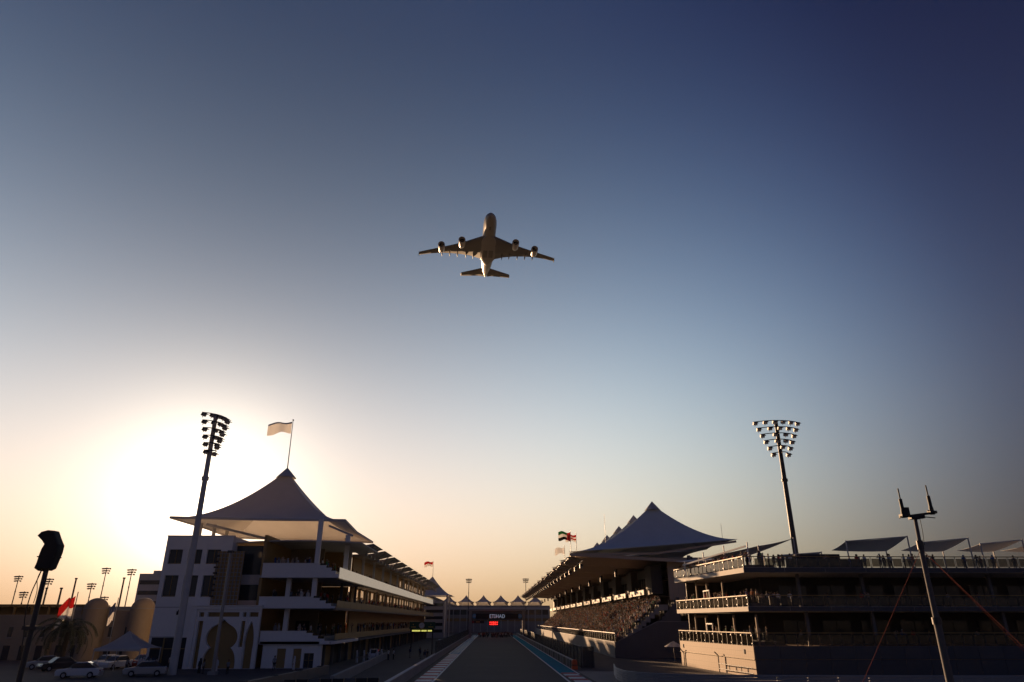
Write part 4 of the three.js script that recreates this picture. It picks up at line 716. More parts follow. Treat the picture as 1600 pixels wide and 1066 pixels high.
{
  const a = thing('airliner', 'four-engined double-deck airliner flying low overhead with wheels up', 'aeroplane', null, [-2.75, 206, -309]);
  a.rotation.y = 3.0 * RAD; a.rotation.z = -0.6 * RAD;
  const skin = mat(0.3, 0.28, 0.26, 0.45, { tex: 'paint' }), wingM = mat(0.15, 0.148, 0.145, 0.55, { tex: 'paint' }), nac = mat(0.5, 0.46, 0.42, 0.3, { tex: 'paint', clearcoat: 0.5 }), hot = mat(0.25, 0.22, 0.2, 0.35, { metalness: 0.8 }), glassM = M.glass;
  const ring = (s, w, hU, hD, cy) => { const r = []; for (let i = 0; i < 32; i++) { const t = i / 32 * Math.PI * 2, c = Math.cos(t), q = Math.sin(t); r.push(V(c * w, cy + q * (q > 0 ? hU : hD), -s)); } return r; };
  const secs = [[0, 0.05, 0.05, 0.05, -0.9], [0.5, 0.95, 0.95, 0.9, -0.85], [1.5, 1.7, 1.8, 1.55, -0.75], [3, 2.4, 2.75, 2.2, -0.55], [5, 2.95, 3.55, 2.95, -0.3], [8, 3.4, 4.2, 3.6, -0.1], [12, 3.6, 4.35, 4.0, 0], [46, 3.6, 4.35, 4.0, 0], [52, 3.45, 4.3, 3.45, 0.1], [58, 3.0, 4.1, 2.7, 0.35], [64, 2.3, 3.5, 1.9, 0.85], [69, 1.55, 2.7, 1.25, 1.4], [73, 0.9, 1.7, 0.75, 1.8], [76, 0.4, 0.7, 0.4, 2.1]];
  const rings = secs.map((s) => ring(...s)); rings.push(cap(rings[rings.length - 1]));
  part(a, 'fuselage', loft(rings), skin);
  part(a, 'belly_fairing', loft([[16, 0.6, 0.5, 0.4, -3.7], [19, 3.0, 1.2, 0.9, -3.7], [23, 4.3, 2.2, 1.35, -3.5], [38, 4.5, 2.3, 1.5, -3.45], [43, 4.2, 2.1, 1.3, -3.4], [48, 2.6, 1.3, 0.8, -3.3], [52, 0.5, 0.5, 0.4, -3.1]].map((s) => ring(...s))), skin);
  for (const x of [-1.6, 1.6]) part(a, 'wheel_door', bx(x - 1.2, x + 1.2, -5.0, -4.965, -39, -31), wingM);
  part(a, 'nose_wheel_door', bx(-0.5, 0.5, -4.0, -3.96, -10.5, -7), wingM);
  part(a, 'cockpit_window', [loft([ring(2.65, 1.75, 2.66, 0.1, -0.55).slice(3, 14), ring(3.55, 2.2, 3.02, 0.1, -0.5).slice(3, 14)], false)], glassM);
  const foil = [[0, 0], [0.02, 0.028], [0.1, 0.055], [0.3, 0.07], [0.6, 0.05], [1, -0.03], [1, -0.04], [0.6, -0.043], [0.3, -0.046], [0.1, -0.04], [0.02, -0.02]];
  const wingSec = (x, le, te, y, th) => foil.map(([c, t]) => V(x, y + t * (te - le) * th, -(le + c * (te - le))));
  for (const sgn of [-1, 1]) {
    const W = [[2.2, 18.6, 43.0, -2.9, 1.5], [4.2, 20.4, 42.6, -2.6, 1.4], [9, 24.6, 42.0, -1.9, 1.15], [15, 29.9, 42.2, -1.2, 1.0], [21, 34.4, 43.3, -0.4, 0.95], [27, 38.8, 45.0, 0.4, 0.9], [34, 44.0, 48.4, 1.4, 0.85], [39.6, 48.2, 51.8, 2.2, 0.8], [40.4, 49.6, 52.4, 2.3, 0.5]];
    const rg = W.map(([x, le, te, y, th]) => wingSec(sgn * x, le, te, y, th)); rg.push(cap(rg[rg.length - 1]));
    const w = part(a, 'wing', loft(rg), wingM);
    part(w, 'wing_tip_fence', loft([wingSec(sgn * 40.3, 49.2, 52.5, 2.3, 1).map((v) => V(sgn * 40.4 + (v.y - 2.3), 1.2, v.z)), wingSec(sgn * 40.3, 49.4, 52.6, 2.3, 1).map((v) => V(sgn * 40.45 + (v.y - 2.3), 3.4, v.z - 0.3))]), wingM);
    for (const [x, s, y] of [[8.4, 40.5, -3.1], [12.6, 40.6, -2.5], [17.5, 41.3, -2.1], [22, 42.2, -1.5], [26.6, 43.2, -0.9]]) part(w, 'flap_track_fairing', loft([[s - 4, 0.05, 0.05, 0.05, y + 0.5], [s - 2.5, 0.32, 0.4, 0.4, y + 0.1], [s + 0.6, 0.36, 0.45, 0.5, y], [s + 2.6, 0.22, 0.25, 0.3, y - 0.1], [s + 4, 0.04, 0.04, 0.04, y - 0.1]].map(([q, rw, hu, hd, cy]) => ring(q, rw, hu, hd, cy).map((v) => v.add(V(sgn * x, 0, 0))))), wingM);
    for (const [x, s, y] of [[15, 21.3, -4.1], [26.6, 30.2, -2.5]]) {
      const prof = [[1.45, 0.6], [1.62, 0.15], [1.85, 0], [1.98, 0.5], [2.02, 2.4], [1.95, 4.6], [1.72, 6.4], [1.6, 6.9], [1.5, 6.85], [1.5, 3], [1.42, 1.6], [1.45, 0.6]];
      const e = part(a, 'engine_nacelle', new THREE.LatheGeometry(prof.map(([r, q]) => new THREE.Vector2(r, -q)), 36).rotateX(Math.PI / 2).translate(sgn * x, y, -s), nac);
      part(e, 'fan', [new THREE.CylinderGeometry(1.43, 1.43, 0.1, 32).rotateX(Math.PI / 2).translate(sgn * x, y, -s - 1.7), ...Array.from({ length: 18 }, (_, k) => bx(0.3, 1.4, -0.03, 0.03, -0.2, 0.1).rotateX(0.6).rotateZ(k / 18 * Math.PI * 2).translate(sgn * x, y, -s - 1.5))], M.black);
      part(e, 'spinner', new THREE.ConeGeometry(0.4, 0.9, 16).rotateX(Math.PI / 2).translate(sgn * x, y, -s - 1.2), hot);
      part(e, 'core_cowl', new THREE.LatheGeometry([[1.15, 5.2], [1.1, 7.2], [0.8, 8.5], [0.72, 8.5], [0.7, 7]].map(([r, q]) => new THREE.Vector2(r, -q)), 28).rotateX(Math.PI / 2).translate(sgn * x, y, -s), hot);
      part(e, 'exhaust_cone', new THREE.ConeGeometry(0.5, 1.8, 18).rotateX(-Math.PI / 2).translate(sgn * x, y, -s - 9.0), hot);
      part(a, 'pylon', loft([[2.5, 1.75, 2.2], [5, 1.9, 2.7], [9.5, 1.4, 3.0], [13.5, 2.2, 2.9]].map(([q, b0, b1]) => [V(sgn * x - 0.28, y + b0, -s - q), V(sgn * x - 0.22, y + b1, -s - q), V(sgn * x + 0.22, y + b1, -s - q), V(sgn * x + 0.28, y + b0, -s - q)])), wingM);
    }
    const T = [[0.9, 63.8, 75.0, 2.0, 1.1], [4, 66.6, 75.4, 2.5, 1], [10, 71.2, 77.6, 3.2, 0.9], [15.0, 75.0, 79.4, 3.8, 0.85], [15.5, 76.4, 79.6, 3.85, 0.5]].map(([x, le, te, y, th]) => wingSec(sgn * x, le, te, y, th)); T.push(cap(T[T.length - 1]));
    part(a, 'tailplane', loft(T), wingM);
  }
  part(a, 'tail_fin', loft([[3.2, 57, 72.5, 0.55], [7, 62.5, 74, 0.45], [17, 71.5, 79, 0.3], [17.6, 73.5, 79.4, 0.12]].map(([y, le, te, th]) => foil.map(([c, t]) => V(t * (te - le) * th * 1.6, y, -(le + c * (te - le)))))), skin);
}

// ---------------------------------------------------------------- parked cars
const CAR = (() => {
  const prof = (pts) => polyShape(pts);
  const ex = (s, w, bev) => { const g = new THREE.ExtrudeGeometry(s, { depth: w - 2 * bev, bevelEnabled: true, bevelSize: bev, bevelThickness: bev, bevelSegments: 3, curveSegments: 10 }); g.translate(0, 0, -(w - 2 * bev) / 2); return g; };
  const body = prof([[-2.25, 0.35], [-2.3, 0.62], [-2.2, 0.86], [-1.2, 0.98], [1.5, 1.0], [2.1, 0.98], [2.28, 0.7], [2.22, 0.35]]);
  for (const x of [-1.4, 1.4]) { const h = new THREE.Path(); h.absarc(x, 0.36, 0.4, 0, Math.PI, false); h.lineTo(x - 0.4, 0.355); h.closePath(); body.holes.push(h); }
  const wheel = new THREE.CylinderGeometry(0.34, 0.34, 0.24, 20).rotateX(Math.PI / 2);
  return {
    body: prep(ex(body, 1.82, 0.08)), cabin: prep(ex(prof([[-1.1, 1.0], [-0.45, 1.5], [1.0, 1.56], [1.75, 1.05]]), 1.62, 0.12)), roof: prep(ex(prof([[-0.5, 1.54], [-0.3, 1.62], [0.8, 1.67], [1.15, 1.6]]), 1.4, 0.06)),
    tyre: prep(wheel), rim: prep(new THREE.CylinderGeometry(0.2, 0.2, 0.26, 12).rotateX(Math.PI / 2)), lamp: prep(bx(-0.05, 0.05, -0.09, 0.09, -0.22, 0.22)), mirror: prep(bx(-0.1, 0.1, -0.08, 0.08, -0.09, 0.09)),
  };
})();
const paints = { white: mat(0.7, 0.7, 0.7, 0.3, { clearcoat: 1, clearcoatRoughness: 0.06 }), dark: mat(0.03, 0.03, 0.035, 0.3, { clearcoat: 1, clearcoatRoughness: 0.06 }), red: mat(0.25, 0.02, 0.02, 0.3, { clearcoat: 1, clearcoatRoughness: 0.06 }), silver: mat(0.4, 0.41, 0.43, 0.35, { metalness: 0.5, clearcoat: 1, clearcoatRoughness: 0.06 }) };
const tailM = mat(0.3, 0.01, 0.01, 0.3), headM = mat(0.7, 0.72, 0.75, 0.15);
function car(label, x, z, ry, paint, sc = 1, group = 'cars in the paddock yard') {
  const c = thing('parked_car', label, 'car', group, [x, 0.006, z]); c.rotation.y = ry; c.scale.setScalar(sc);
  sub(c, 'body', CAR.body, paints[paint]); sub(c, 'window_glass', CAR.cabin, M.glass); sub(c, 'roof', CAR.roof, paints[paint]);
  for (const X of [-1.4, 1.4]) for (const Z of [-0.8, 0.8]) { const w = sub(c, 'wheel', CAR.tyre, M.rubber, [X, 0.34, Z]); sub(w, 'rim', CAR.rim, M.galv, [0, 0, 0]); }
  for (const Z of [-0.62, 0.62]) { sub(c, 'headlight', CAR.lamp, headM, [-2.32, 0.72, Z]); sub(c, 'tail_light', CAR.lamp, tailM, [2.3, 0.78, Z]); }
  for (const Z of [-0.98, 0.98]) sub(c, 'mirror', CAR.mirror, paints[paint], [-0.75, 1.05, Z]);
}
[[-62.4, -107, 0.5, 'silver', 'silver car in the yard with its roof catching the light'], [-55.2, -109.5, 1.2, 'white', 'white car under the palm tree, left of a second white car'], [-52.6, -107, 1.3, 'white', 'white car in the yard, nearest in the middle row'], [-50.6, -111, 1.25, 'red', 'dark red car between the white cars and the tent'], [-47.6, -107.6, 1.5, 'dark', 'dark car with pale roof reflection beside the pagoda tent'], [-68.5, -101, 1.6, 'red', 'dark red car cut by the left edge of the photo'], [-42.0, -93.0, 0.3, 'silver', 'silver car at the bottom edge below the stair tower'], [-48.5, -90.5, 0.2, 'white', 'white car at the bottom edge left of the silver car'], [-58.5, -103.5, 0.9, 'dark', 'dark car in front of the silver car in the yard']]
  .forEach(([x, z, r, p, l]) => car(l, x, z, r, p, 1));
car('white service car with bright windscreen in the pit lane', -20.6, -131, -1.4, 'white', 1, 'cars in the pit lane');
car('dark service car farther along the pit lane', -13.4, -196, -1.5, 'silver', 1, 'cars in the pit lane');
// palm tree
{
  const p = thing('palm_tree', 'dark bushy palm tree standing among the parked cars', 'tree', null, [-62.6, 0, -111]); p.scale.setScalar(1.3);
  const bark = mat(0.1, 0.075, 0.05, 0.95, { tex: 'concrete' }), leaf = mat(0.05, 0.06, 0.025, 0.8, { transmission: 0.25, thickness: 0 });
  part(p, 'trunk', Array.from({ length: 9 }, (_, k) => new THREE.CylinderGeometry(0.27 - k * 0.006, 0.34 - k * 0.006, 0.42, 12).translate(0.02 * k, 0.2 + k * 0.4, 0)), bark);
  for (let k = 0; k < 34; k++) {
    const az = k * 2.4, el = 0.15 + 1.15 * ((k * 7) % 34) / 34, len = rr(2.6, 3.5), T = [], pt = (s) => { const d = s * len, a = el - 1.15 * s * s; return V(Math.cos(az) * d * Math.cos(a), 3.7 + Math.sin(a) * d, Math.sin(az) * d * Math.cos(a)); };
    const side = V(-Math.sin(az), 0, Math.cos(az)), tri = (a, b, c) => T.push(a.x, a.y, a.z, b.x, b.y, b.z, c.x, c.y, c.z);
    for (let j = 0; j < 12; j++) { const a = pt(j / 12), b = pt((j + 1) / 12); tri(a.clone().addScaledVector(side, 0.03), b.clone().addScaledVector(side, 0.02), a.clone().addScaledVector(side, -0.03)); }
    for (let j = 2; j < 26; j++) { const s = j / 26, a = pt(s), b = pt(Math.min(1, s + 0.03)), L = 0.62 * Math.sin(Math.PI * (0.15 + 0.8 * s)); for (const sg of [-1, 1]) { const tip = pt(Math.min(1, s + 0.16)).addScaledVector(side, sg * L).add(V(0, -0.25 * L + rr(-0.08, 0.08), 0)); tri(a, b, tip); } }
    const g = new THREE.BufferGeometry(); g.setAttribute('position', new THREE.Float32BufferAttribute(T, 3)); g.computeVertexNormals(); part(p, 'frond', g, leaf);
  }
}

// ---------------------------------------------------------------- people
// a body is one surface: tapered capsules between joints joined by a smooth minimum and meshed
function bodyGeometry(bones, zone, box, res = 44) {
  const mc = new MarchingCubes(res, new THREE.MeshBasicMaterial(), false, false, 60000); mc.isolation = 0;
  const [X, Y0, Y1, Z] = box, map = (i, j, k) => [(i / (res - 1) * 2 - 1) * X, Y0 + (Y1 - Y0) * j / (res - 1), (k / (res - 1) * 2 - 1) * Z];
  const h = 0.045;
  for (let k = 0; k < res; k++) for (let j = 0; j < res; j++) for (let i = 0; i < res; i++) {
    const [x, y, z] = map(i, j, k); let d = 9;
    for (const [ax, ay, az, ra, bX, bY, bZ, rb] of bones) {
      const vx = bX - ax, vy = bY - ay, vz = bZ - az, wx = x - ax, wy = y - ay, wz = z - az, L = vx * vx + vy * vy + vz * vz;
      const t = L ? Math.max(0, Math.min(1, (wx * vx + wy * vy + wz * vz) / L)) : 0, e = Math.hypot(wx - vx * t, wy - vy * t, wz - vz * t) - (ra + (rb - ra) * t);
      const q = Math.max(h - Math.abs(d - e), 0) / h; d = Math.min(d, e) - q * q * h * 0.25;
    }
    mc.field[i + j * res + k * res * res] = -d;
  }
  mc.update();
  const n = mc.count, P = new Float32Array(n * 3), half = res / 2;
  for (let i = 0; i < n; i++) {
    const g = [0, 1, 2].map((c) => (mc.positionArray[i * 3 + c] * half + half));
    const [x, y, z] = map(g[0], g[1], g[2]); P.set([x, y, z], i * 3);
  }
  const geo = new THREE.BufferGeometry(); geo.setAttribute('position', new THREE.BufferAttribute(P, 3)); geo.computeVertexNormals();
  // smooth normals
  const acc = new Map(), nor = geo.attributes.normal, key = (i) => Math.round(P[i * 3] * 500) + '_' + Math.round(P[i * 3 + 1] * 500) + '_' + Math.round(P[i * 3 + 2] * 500);
  for (let i = 0; i < n; i++) { const v = acc.get(key(i)) ?? V(); v.x += nor.getX(i); v.y += nor.getY(i); v.z += nor.getZ(i); acc.set(key(i), v); }
  for (let i = 0; i < n; i++) { const v = acc.get(key(i)).clone().normalize(); nor.setXYZ(i, v.x, v.y, v.z); }
  geo.userData.zone = Array.from({ length: n }, (_, i) => zone(P[i * 3], P[i * 3 + 1], P[i * 3 + 2]));
  return geo;
}
const both = (...b) => b.flatMap((q) => [q, [-q[0], q[1], q[2], q[3], -q[4], q[5], q[6], q[7]]]);
const headB = (y, z = 0) => [[0, y - 0.02, z, 0.095, 0, y + 0.07, z - 0.005, 0.1], [0, y + 0.0, z + 0.1, 0.022, 0, y - 0.03, z + 0.112, 0.02], [0, y - 0.22, z - 0.01, 0.055, 0, y - 0.06, z, 0.055], ...both([0.098, y + 0.01, z, 0.022, 0.1, y - 0.02, z, 0.018])];
const poses = {
  stand: { box: [0.42, -0.04, 1.9, 0.34], bones: [...headB(1.63), [0, 1.36, 0, 0.13, 0, 1.05, 0, 0.125], [-0.12, 1.38, 0, 0.075, 0.12, 1.38, 0, 0.075], [0, 1.05, 0, 0.13, 0, 0.93, 0, 0.135], ...both([0.19, 1.38, 0, 0.065, 0.24, 1.1, -0.02, 0.05], [0.24, 1.1, -0.02, 0.048, 0.22, 0.88, 0.06, 0.036], [0.22, 0.87, 0.06, 0.036, 0.21, 0.78, 0.09, 0.028], [0.09, 0.92, 0, 0.1, 0.1, 0.5, 0.01, 0.07], [0.1, 0.5, 0.01, 0.068, 0.11, 0.09, -0.02, 0.048], [0.11, 0.05, -0.04, 0.045, 0.12, 0.03, 0.12, 0.036])] },
  phone: { box: [0.46, -0.04, 1.95, 0.55], bones: [...headB(1.63), [0, 1.36, 0, 0.13, 0, 1.05, 0, 0.125], [-0.12, 1.38, 0, 0.075, 0.12, 1.38, 0, 0.075], [0, 1.05, 0, 0.13, 0, 0.93, 0, 0.135], ...both([0.19, 1.38, 0, 0.065, 0.28, 1.3, 0.2, 0.05], [0.28, 1.3, 0.2, 0.046, 0.14, 1.58, 0.34, 0.034], [0.14, 1.58, 0.34, 0.036, 0.1, 1.66, 0.36, 0.028], [0.09, 0.92, 0, 0.1, 0.1, 0.5, 0.01, 0.07], [0.1, 0.5, 0.01, 0.068, 0.11, 0.09, -0.02, 0.048], [0.11, 0.05, -0.04, 0.045, 0.12, 0.03, 0.12, 0.036])] },
  sit: { box: [0.42, -0.52, 1.05, 0.62], bones: [...headB(0.78, 0.02), [0, 0.5, 0, 0.13, 0, 0.2, -0.02, 0.125], [-0.12, 0.52, 0, 0.075, 0.12, 0.52, 0, 0.075], [0, 0.2, -0.02, 0.13, 0, 0.1, 0, 0.14], ...both([0.19, 0.52, 0, 0.065, 0.25, 0.26, 0.08, 0.05], [0.25, 0.26, 0.08, 0.046, 0.16, 0.2, 0.3, 0.036], [0.16, 0.2, 0.3, 0.036, 0.11, 0.18, 0.37, 0.03], [0.09, 0.1, 0, 0.1, 0.12, 0.11, 0.42, 0.072], [0.12, 0.11, 0.42, 0.066, 0.12, -0.32, 0.4, 0.048], [0.12, -0.4, 0.38, 0.045, 0.13, -0.41, 0.52, 0.036])] },
  robe: { box: [0.42, -0.04, 1.9, 0.34], bones: [...headB(1.63), [0, 1.68, -0.04, 0.125, 0, 1.45, -0.07, 0.12], [0, 1.36, 0, 0.14, 0, 1.05, 0, 0.14], [-0.12, 1.38, 0, 0.08, 0.12, 1.38, 0, 0.08], [0, 1.05, 0, 0.15, 0, 0.08, 0, 0.19], ...both([0.1, 0.9, 0, 0.1, 0.12, 0.1, 0, 0.13], [0.19, 1.38, 0, 0.07, 0.25, 1.1, -0.02, 0.065], [0.25, 1.1, -0.02, 0.062, 0.23, 0.88, 0.06, 0.055], [0.23, 0.86, 0.06, 0.036, 0.22, 0.77, 0.09, 0.028])] },
};
const zones = {
  stand: (x, y, z) => y > 1.68 || (y > 1.56 && z < 0.02) ? 'hair' : y > 1.46 ? 'skin' : y > 0.93 ? (Math.abs(x) > 0.19 && y < 1.16 ? 'skin' : 'shirt') : y > 0.075 ? (Math.abs(x) > 0.185 && y > 0.72 ? 'skin' : 'legs') : 'shoe',
  phone: (x, y, z) => z > 0.17 ? 'skin' : y > 1.68 || (y > 1.56 && z < 0.02) ? 'hair' : y > 1.46 ? 'skin' : y > 0.93 ? 'shirt' : y > 0.075 ? 'legs' : 'shoe',
  sit: (x, y, z) => y > 0.83 || (y > 0.7 && z < 0.04) ? 'hair' : y > 0.6 ? 'skin' : y > 0.16 && z < 0.28 ? (Math.abs(x) > 0.2 && y < 0.3 ? 'skin' : 'shirt') : y > 0.13 && z > 0.26 && Math.abs(x) < 0.2 && y > 0.17 ? 'skin' : y > -0.37 ? 'legs' : 'shoe',
  robe: (x, y, z) => y > 1.56 && z > 0.05 && y < 1.72 ? 'skin' : y > 1.48 ? 'hair' : y < 0.845 && Math.abs(x) > 0.2 && y > 0.7 ? 'skin' : 'shirt',
};
const bodyM = mat(1, 1, 1, 0.85, { vertexColors: true });
const bodies = {};
for (const k of Object.keys(poses)) bodies[k] = bodyGeometry(poses[k].bones, zones[k], poses[k].box, 40);
const shirts = { white: [0.62, 0.62, 0.62], red: [0.42, 0.04, 0.04], black: [0.025, 0.025, 0.028], blue: [0.05, 0.11, 0.3], orange: [0.5, 0.16, 0.04], grey: [0.22, 0.22, 0.23], yellow: [0.5, 0.38, 0.06], green: [0.06, 0.2, 0.1], beige: [0.42, 0.33, 0.24], navy: [0.03, 0.04, 0.09], charcoal: [0.05, 0.048, 0.05], maroon: [0.16, 0.025, 0.02] };
const trousers = [[0.03, 0.035, 0.05], [0.06, 0.07, 0.12], [0.2, 0.16, 0.12], [0.02, 0.02, 0.02], [0.3, 0.28, 0.25]], skins = [[0.42, 0.25, 0.17], [0.25, 0.13, 0.08], [0.5, 0.32, 0.23], [0.12, 0.06, 0.04]], hairs = [[0.015, 0.012, 0.01], [0.05, 0.03, 0.015], [0.14, 0.09, 0.04], [0.45, 0.44, 0.42]];
const dressed = {};
function dress(pose, colour, v = 0) {
  const id = pose + colour + v; if (dressed[id]) return dressed[id];
  const src = bodies[pose], g = src.clone(), n = src.attributes.position.count, c = new Float32Array(n * 3), i0 = Object.keys(shirts).indexOf(colour) + v * 3;
  const look = { shirt: shirts[colour], legs: trousers[i0 % 5], skin: skins[(i0 * 3 + v) % 4], hair: pose === 'robe' ? shirts[colour] : hairs[(i0 + v) % 4], shoe: [0.03, 0.03, 0.03] };
  for (let i = 0; i < n; i++) c.set(look[src.userData.zone[i]], i * 3);
  g.setAttribute('color', new THREE.BufferAttribute(c, 3)); g.userData = {};
  return dressed[id] = g;
}
let people = 0;
function person(pose, colour, x, y, z, ry, place, group, s = 1) {
  const v = Math.floor(rnd() * 2), m = new THREE.Mesh(dress(pose, colour, v), bodyM);
  m.name = numbered('person'); m.position.set(x, y, z); m.rotation.y = ry; m.scale.setScalar(s * rr(0.94, 1.04)); m.castShadow = m.receiveShadow = true;
  m.userData = { label: (pose === 'robe' ? 'person in a long ' + colour + ' robe ' : 'person in a ' + colour + ' top ') + place, category: 'person', group };
  scene.add(m); people++; return m;
}
const cols = ['white', 'red', 'black', 'blue', 'orange', 'grey', 'navy', 'charcoal', 'beige', 'maroon', 'green'], darkish = ['black', 'navy', 'grey', 'blue', 'red', 'white', 'beige'];
// right terrace stand: top deck along the lit side and the front, then the two lower decks
const pose3 = () => { const r = rnd(); return r < 0.72 ? 'stand' : 'phone'; };
for (let k = 0; k < 46; k++) { const t = rr(0.1, 0.94), [x, z] = RB.side(t); person(pose3(), pick(cols), x + (k % 3 ? rr(1.5, 3.6) : rr(0.35, 0.9)), 12.335 + (k % 3 ? 0.43 : 0), z, -Math.PI / 2 + rr(-0.6, 0.9), 'behind the left balustrade of the top terrace deck', 'people on the top deck, left edge'); }
const front = (n, x0, x1, y, z0, z1, place, group) => { for (let k = 0; k < n; k++) person(pose3(), pick(darkish), rr(x0, x1), y, rr(z0, z1), Math.PI + rr(-1.2, 1.2), place, group); };
front(9, 33.2, 39.8, 12.335, -90.2, -88.9, 'at the front rail of the top deck near the corner', 'people on the top deck, front corner');
front(7, 48.4, 53.5, 12.335, -90.2, -88.8, 'silhouetted at the front rail below the middle shade sail', 'people on the top deck, middle');
front(16, 54, 80, 12.335, -92.5, -88.9, 'along the right half of the top deck', 'people on the top deck, right');
front(6, 40, 48, 12.335, -92.5, -89, 'in front of the roof plant boxes on the top deck', 'people on the top deck by the plant boxes');
for (let k = 0; k < 30; k++) { const t = rr(0.1, 0.94), [x, z] = RB.side(t); person(pose3(), pick(cols), x + (k % 3 ? rr(1.5, 3.6) : rr(0.35, 0.9)), 7.825 + (k % 3 ? 0.43 : 0), z, -Math.PI / 2 + rr(-0.7, 0.9), 'behind the left balustrade of the middle terrace deck', 'people on the middle deck, left edge'); }
front(10, 32, 38, 7.825, -91.5, -88.9, 'at the front corner of the middle terrace deck', 'people on the middle deck, front corner'); front(10, 42, 70, 7.825, -94, -89.2, 'in the shade of the middle terrace deck', 'people on the middle deck, front');
for (let k = 0; k < 16; k++) { const t = rr(0.1, 0.94), [x, z] = RB.side(t); person(pose3(), pick(cols), x + (k % 3 ? rr(1.5, 3.6) : rr(0.35, 0.9)), 3.435 + (k % 3 ? 0.43 : 0), z, -Math.PI / 2 + rr(-0.7, 0.9), 'behind the left balustrade of the lowest terrace deck', 'people on the lowest deck, left edge'); }
front(8, 33, 62, 3.435, -93, -89.2, 'in the shade of the lowest terrace deck', 'people on the lowest deck, front');
// pit building terraces
const wit = ['white', 'white', 'beige', 'black', 'navy', 'grey', 'blue'];
for (let k = 0; k < 20; k++) person(rnd() < 0.35 ? 'robe' : pose3(), pick(wit), rr(-33.2, -26.6), 13.33 - 0.03, rr(-110.5, -108), Math.PI / 2 + rr(-1.6, 0.6), 'on the top pit terrace behind the white end wall', 'people on the top pit terrace');
for (let k = 0; k < 14; k++) person(rnd() < 0.4 ? 'robe' : pose3(), pick(wit), rr(-32.8, -26.9), 8.75, rr(-111, -108), Math.PI / 2 + rr(-1.6, 0.6), 'on the middle pit terrace behind the white end wall', 'people on the middle pit terrace');
for (let k = 0; k < 8; k++) person(rnd() < 0.3 ? 'robe' : pose3(), pick(wit), rr(-32.2, -27), 4.05, rr(-111, -108), Math.PI / 2 + rr(-1.6, 0.6), 'on the lowest pit terrace behind the white end wall', 'people on the lowest pit terrace');
for (let k = 0; k < 16; k++) person(pose3(), pick(cols), -26.2 + rr(-0.7, 0.4), 13.3, -111 - k * 2.1, Math.PI / 2 + rr(-0.5, 0.5), 'standing above the white banner of the pit building', 'people above the white banner');
for (let k = 0; k < 14; k++) person(pose3(), pick(cols), -26.4 + rr(-0.8, 0.4), 8.75, -111 - k * 2.3, Math.PI / 2 + rr(-0.5, 0.5), 'above the upper bronze boards of the pit building', 'people above the upper bronze boards');
for (let k = 0; k < 14; k++) person(pose3(), pick(cols), -26.4 + rr(-0.7, 0.3), 4.05, -111 - k * 2.2, Math.PI / 2 + rr(-0.5, 0.5), 'above the lower bronze boards of the pit building', 'people above the lower bronze boards');
// ground level
for (let k = 0; k < 7; k++) person(k < 5 ? 'robe' : 'stand', 'white', -21.6 + k * 0.75 + rr(-0.2, 0.2), 0.008, -121 - k * 1.6, rr(0, 6), 'standing in the pit lane in front of the garages', 'white figures in the pit lane');
[[-11.4, -128], [-11.0, -128.6], [-12.6, -133], [-13.4, -140], [-15, -138]].forEach(([x, z]) => person('stand', pick(['black', 'navy']), x, 0.008, z, rr(0, 6), 'walking in the pit lane below the clock board', 'dark figures in the pit lane'));
[[-37.5, -98], [-36.4, -96.5], [-35.6, -98.5], [-33.2, -96], [-27.2, -104.5], [-29.6, -103.5]].forEach(([x, z], k) => person(k % 2 ? 'stand' : 'robe', pick(['white', 'grey', 'black']), x, 0.006, z, rr(0, 6), 'walking in front of the arched portal', 'people in front of the portal'));
[[-45.6, -100], [-44.6, -101.5], [-47.4, -99.4], [-45.2, -98.2], [-46.2, -103.2], [-44.4, -105.4]].forEach(([x, z], k) => person(k % 3 ? 'stand' : 'robe', pick(['white', 'black', 'grey']), x, 0.006, z, rr(0, 6), 'under and beside the white pagoda tent', 'people by the pagoda tent'));
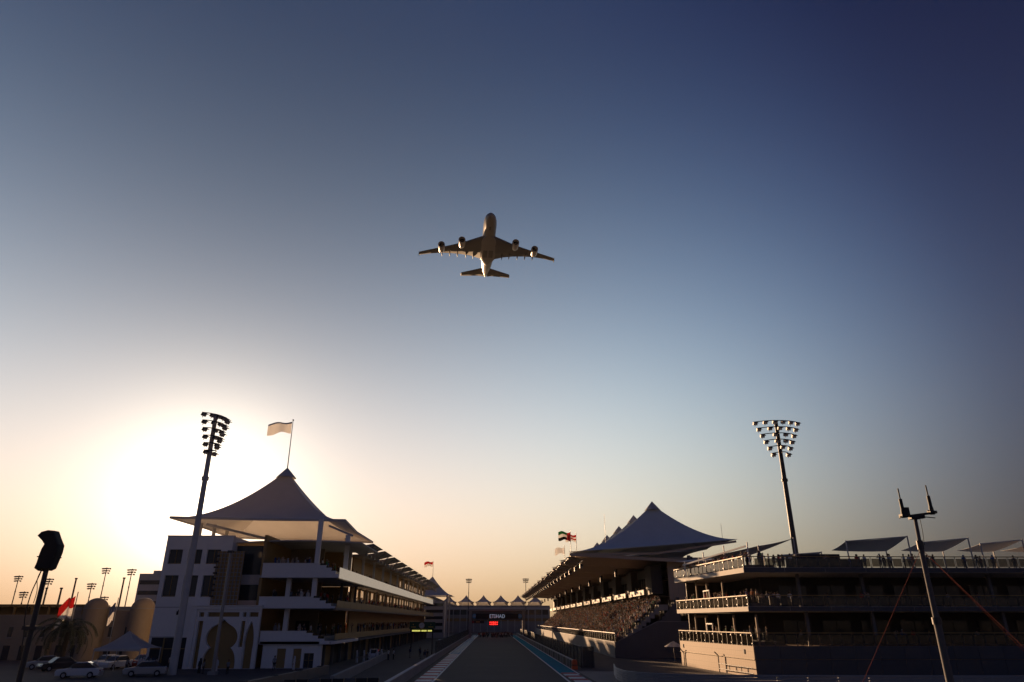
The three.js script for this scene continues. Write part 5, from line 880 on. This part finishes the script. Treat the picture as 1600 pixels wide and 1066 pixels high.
// grandstand crowd: the nearest as single people, the rest as one crowd
const rowZ = (k, n) => -122.9 - n * 0.54;
const seats = [];
for (let k = 0; k < GS.rows; k++) { const [x, y] = GS.row(k); for (let n = 0; n < 360; n++) { const z = rowZ(k, n) + rr(-0.1, 0.1); if (z < GS.z1 + 0.5) break; if (rnd() < 0.16) continue; seats.push(GS.at(x + 0.12 + rr(0, 0.12), y, z)); } }
seats.sort((a, b) => b[2] - a[2]);
const single300 = Math.max(0, 300 - people);
seats.slice(0, single300).forEach(([x, y, z]) => { const s = rnd() < 0.55; person(s ? 'sit' : rnd() < 0.8 ? 'stand' : 'phone', pick(cols), x + (s ? 0.3 : 0.2), y + (s ? 0.435 : 0.002), z, -Math.PI / 2 + rr(-0.4, 0.4), 'in the near end of the packed main grandstand', 'spectators at the near end of the grandstand'); });
{
  const crowd = new THREE.Group(); crowd.name = 'grandstand_crowd'; crowd.userData = { label: 'packed crowd of spectators filling the main grandstand', category: 'crowd', kind: 'stuff' }; scene.add(crowd);
  const kinds = []; for (const pose of ['sit', 'sit', 'stand', 'phone']) for (const c of ['black', 'white', 'navy', 'red', 'charcoal', 'blue', 'maroon', 'black', 'grey', 'charcoal']) kinds.push([pose, c, kinds.length % 2]);
  const lists = kinds.map(() => []);
  const rest = seats.slice(single300).map((p) => [...p, -Math.PI / 2]);
  // people along the pit terraces farther off, and on the far grid
  for (const [x, y, n] of [[-26.2, 13.3, 190], [-26.4, 8.75, 190], [-26.4, 4.05, 190]]) for (let k = 0; k < n; k++) rest.push([x + rr(-1.0, 0.5), y, -145 - k * 0.72, Math.PI / 2, 1]);
  for (let k = 0; k < 110; k++) rest.push([rr(-6, 8.4), 0.01, rr(-330, -296), rr(0, 6), 1]);
  for (let k = 0; k < 90; k++) rest.push([...GS.at(rr(27.6, 28.6), 10.485, -130 - rnd() * 200), -Math.PI / 2, 1]);
  rest.forEach((p) => { let i; do { i = Math.floor(rnd() * kinds.length); } while (p[4] && kinds[i][0] === 'sit'); lists[i].push(p); });
  const mtx = new THREE.Matrix4(), q = new THREE.Quaternion(), up = V(0, 1, 0);
  lists.forEach((l, i) => {
    const im = new THREE.InstancedMesh(dress(...kinds[i]), bodyM, l.length); im.name = 'spectators'; im.castShadow = im.receiveShadow = true; im.userData.kind = 'stuff';
    l.forEach(([x, y, z, ry, st], n) => { const s = kinds[i][0] === 'sit', sc = rr(0.93, 1.05); q.setFromAxisAngle(up, ry + rr(-0.4, 0.4)); mtx.compose(V(x + (st ? 0 : s ? 0.3 : 0.2), y + (s ? 0.435 : 0.002), z), q, V(sc, sc, sc)); im.setMatrixAt(n, mtx); });
    crowd.add(im);
  });
}

// ---------------------------------------------------------------- put each group's origin at its own base
scene.updateMatrixWorld(true);
for (const o of [...scene.children]) {
  if (!o.isGroup || o.name === 'grandstand_crowd' || o.position.lengthSq() > 0 || o.rotation.y) continue;
  const b = new THREE.Box3().setFromObject(o), c = V((b.min.x + b.max.x) / 2, b.min.y, (b.min.z + b.max.z) / 2);
  o.position.copy(c); for (const k of o.children) k.position.sub(c);
}
renderer.render(scene, camera);
